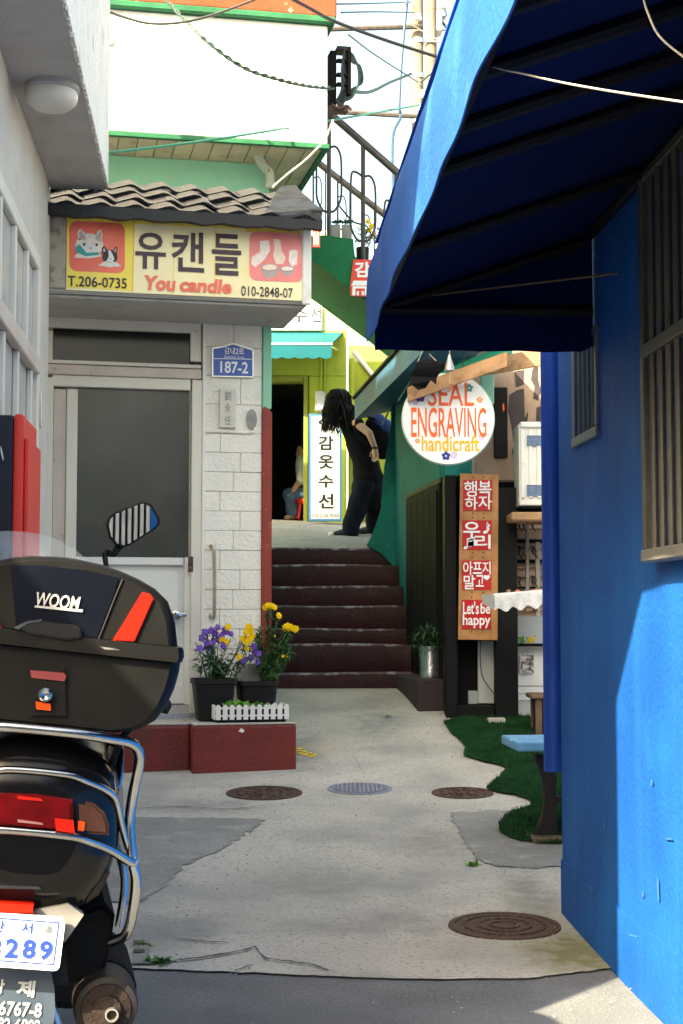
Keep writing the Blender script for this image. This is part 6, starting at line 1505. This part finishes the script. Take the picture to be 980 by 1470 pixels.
# --- clear windscreen
ws = []
yW = 1.26; cx_ = s(34, 800, yW)[0]; ztp = s(34, 763, yW)[1]; hwW = s(150, 808, yW)[0] - cx_
for i in range(25):
    u = -1 + 2 * i / 24; r = []
    zt_u = ztp - .09 * abs(u) ** 2.6 - .02 * u * u
    for j in range(9): v = j / 8; r.append((cx_ + u * hwW * (1 - .15 * v), yW + .10 * u * u * -1 - .05 * (v - .5), zt_u + (.93 - zt_u) * v))
    ws.append(r)
wsb = bmesh.new(); q = [[wsb.verts.new(p) for p in r] for r in ws]
for i in range(24):
    for j in range(8): wsb.faces.new((q[i][j], q[i + 1][j], q[i + 1][j + 1], q[i][j + 1]))
bmesh.ops.recalc_face_normals(wsb, faces=wsb.faces[:]); bmesh.ops.solidify(wsb, geom=wsb.faces[:], thickness=.004)
from_bm('windscreen', wsb, clear, T, 'all')
# --- mirrors
yM = 1.13
hexp = [(152, 754), (155, 744), (162, 737), (200, 721), (210, 720), (218, 725), (229, 744), (229, 753), (222, 760), (186, 783), (176, 786), (166, 783), (156, 772)]
mp = [s(a, b, yM) for a, b in hexp]
mc = (sum(p[0] for p in mp) / len(mp), sum(p[1] for p in mp) / len(mp))
Mi = loft(T, 'mirror', [[Vector((x, yM + dy, z)) for x, z in scl(mp, k, mc)] for dy, k in ((0, .96), (.004, 1.), (.02, .98), (.04, .8), (.05, .4))], black_paint)
mg = prism(Mi, 'mirror_glass', scl(mp, .9, mc), yM - .005, yM - .002, M('mirror_silver', (.62, .62, .65), .0, .02, 3, metal=1.))
for v in mg.data.vertices: v.co.y += -.03 * (v.co.z - mc[1]) + .02 * (v.co.x - mc[0])
tube(Mi, 'stem', [s3_(174, 780, yM + .03), s3_(163, 795, yM + .02), s3_(152, 812, yM + .0), Vector((XC + .27, 1.13, 1.01))], [.012, .010, .007, .008], black_paint, 8, 4)
# left mirror, mirrored in the scooter's own plane
lm_ = [(2 * XC - x, z) for x, z in mp][::-1]; lm_ = [(x - .1, z) for x, z in lm_]; lc = (2 * XC - mc[0] - .1, mc[1])
Ml = loft(T, 'mirror', [[Vector((x, yM - .06 + dy, z)) for x, z in scl(lm_, k, lc)] for dy, k in ((0, .96), (.004, 1.), (.02, .98), (.04, .8), (.05, .4))], black_paint)
tube(Ml, 'stem', [(lc[0] + .01, yM - .03, lc[1] - .04), (XC - .25, 1.1, 1.03)], .009, black_paint, 8)

# ================================================================== HOUSE ACROSS THE ROAD (behind the camera, seen in the scooter mirror and chrome)
fr = frame((-4.6, -3.2), 0)
T = thing('slatted_house', 'dark walled house with white slat screen mirrored in the scooter mirror', 'house', fr)
box(T, 'wall', 0, 9.6, -4., 0, -.4, 3.3, M('dark_navy_wall', (.02, .03, .06), .8, .15, 3), .01)
box(T, 'roof', -.2, 9.8, -4.2, .25, 3.301, 3.42, canopycon, .01)
for i in range(150): box(T, 'slat', .2 + i * .048, .222 + i * .048, .02, .06, .1, 1.85, white_pl, .003)
for z in (.3, .9): box(T, 'rail', .15, 7.3, .0605, .09, z, z + .06, white_pl, .004)
box(T, 'blue_panel', 7.5, 9.2, .003, .04, .0, 2.6, plate_blue, .004)
# grit scattered along the lane
bm = bmesh.new(); n_ = 0
while n_ < 420:
    x, y = random.uniform(-.9, .95), random.uniform(4.2, 11.5)
    if random.random() > (.25 + .75 * abs(x) ** 1.5): continue
    n_ += 1; ico(bm, (x, y, prof(y) + .010), [random.uniform(.002, .006), random.uniform(.002, .006), random.uniform(.001, .004)], 1)
tag(from_bm('gravel', bm, stonem), 'fine loose grit scattered over the concrete lane', 'grit', None, 'stuff')
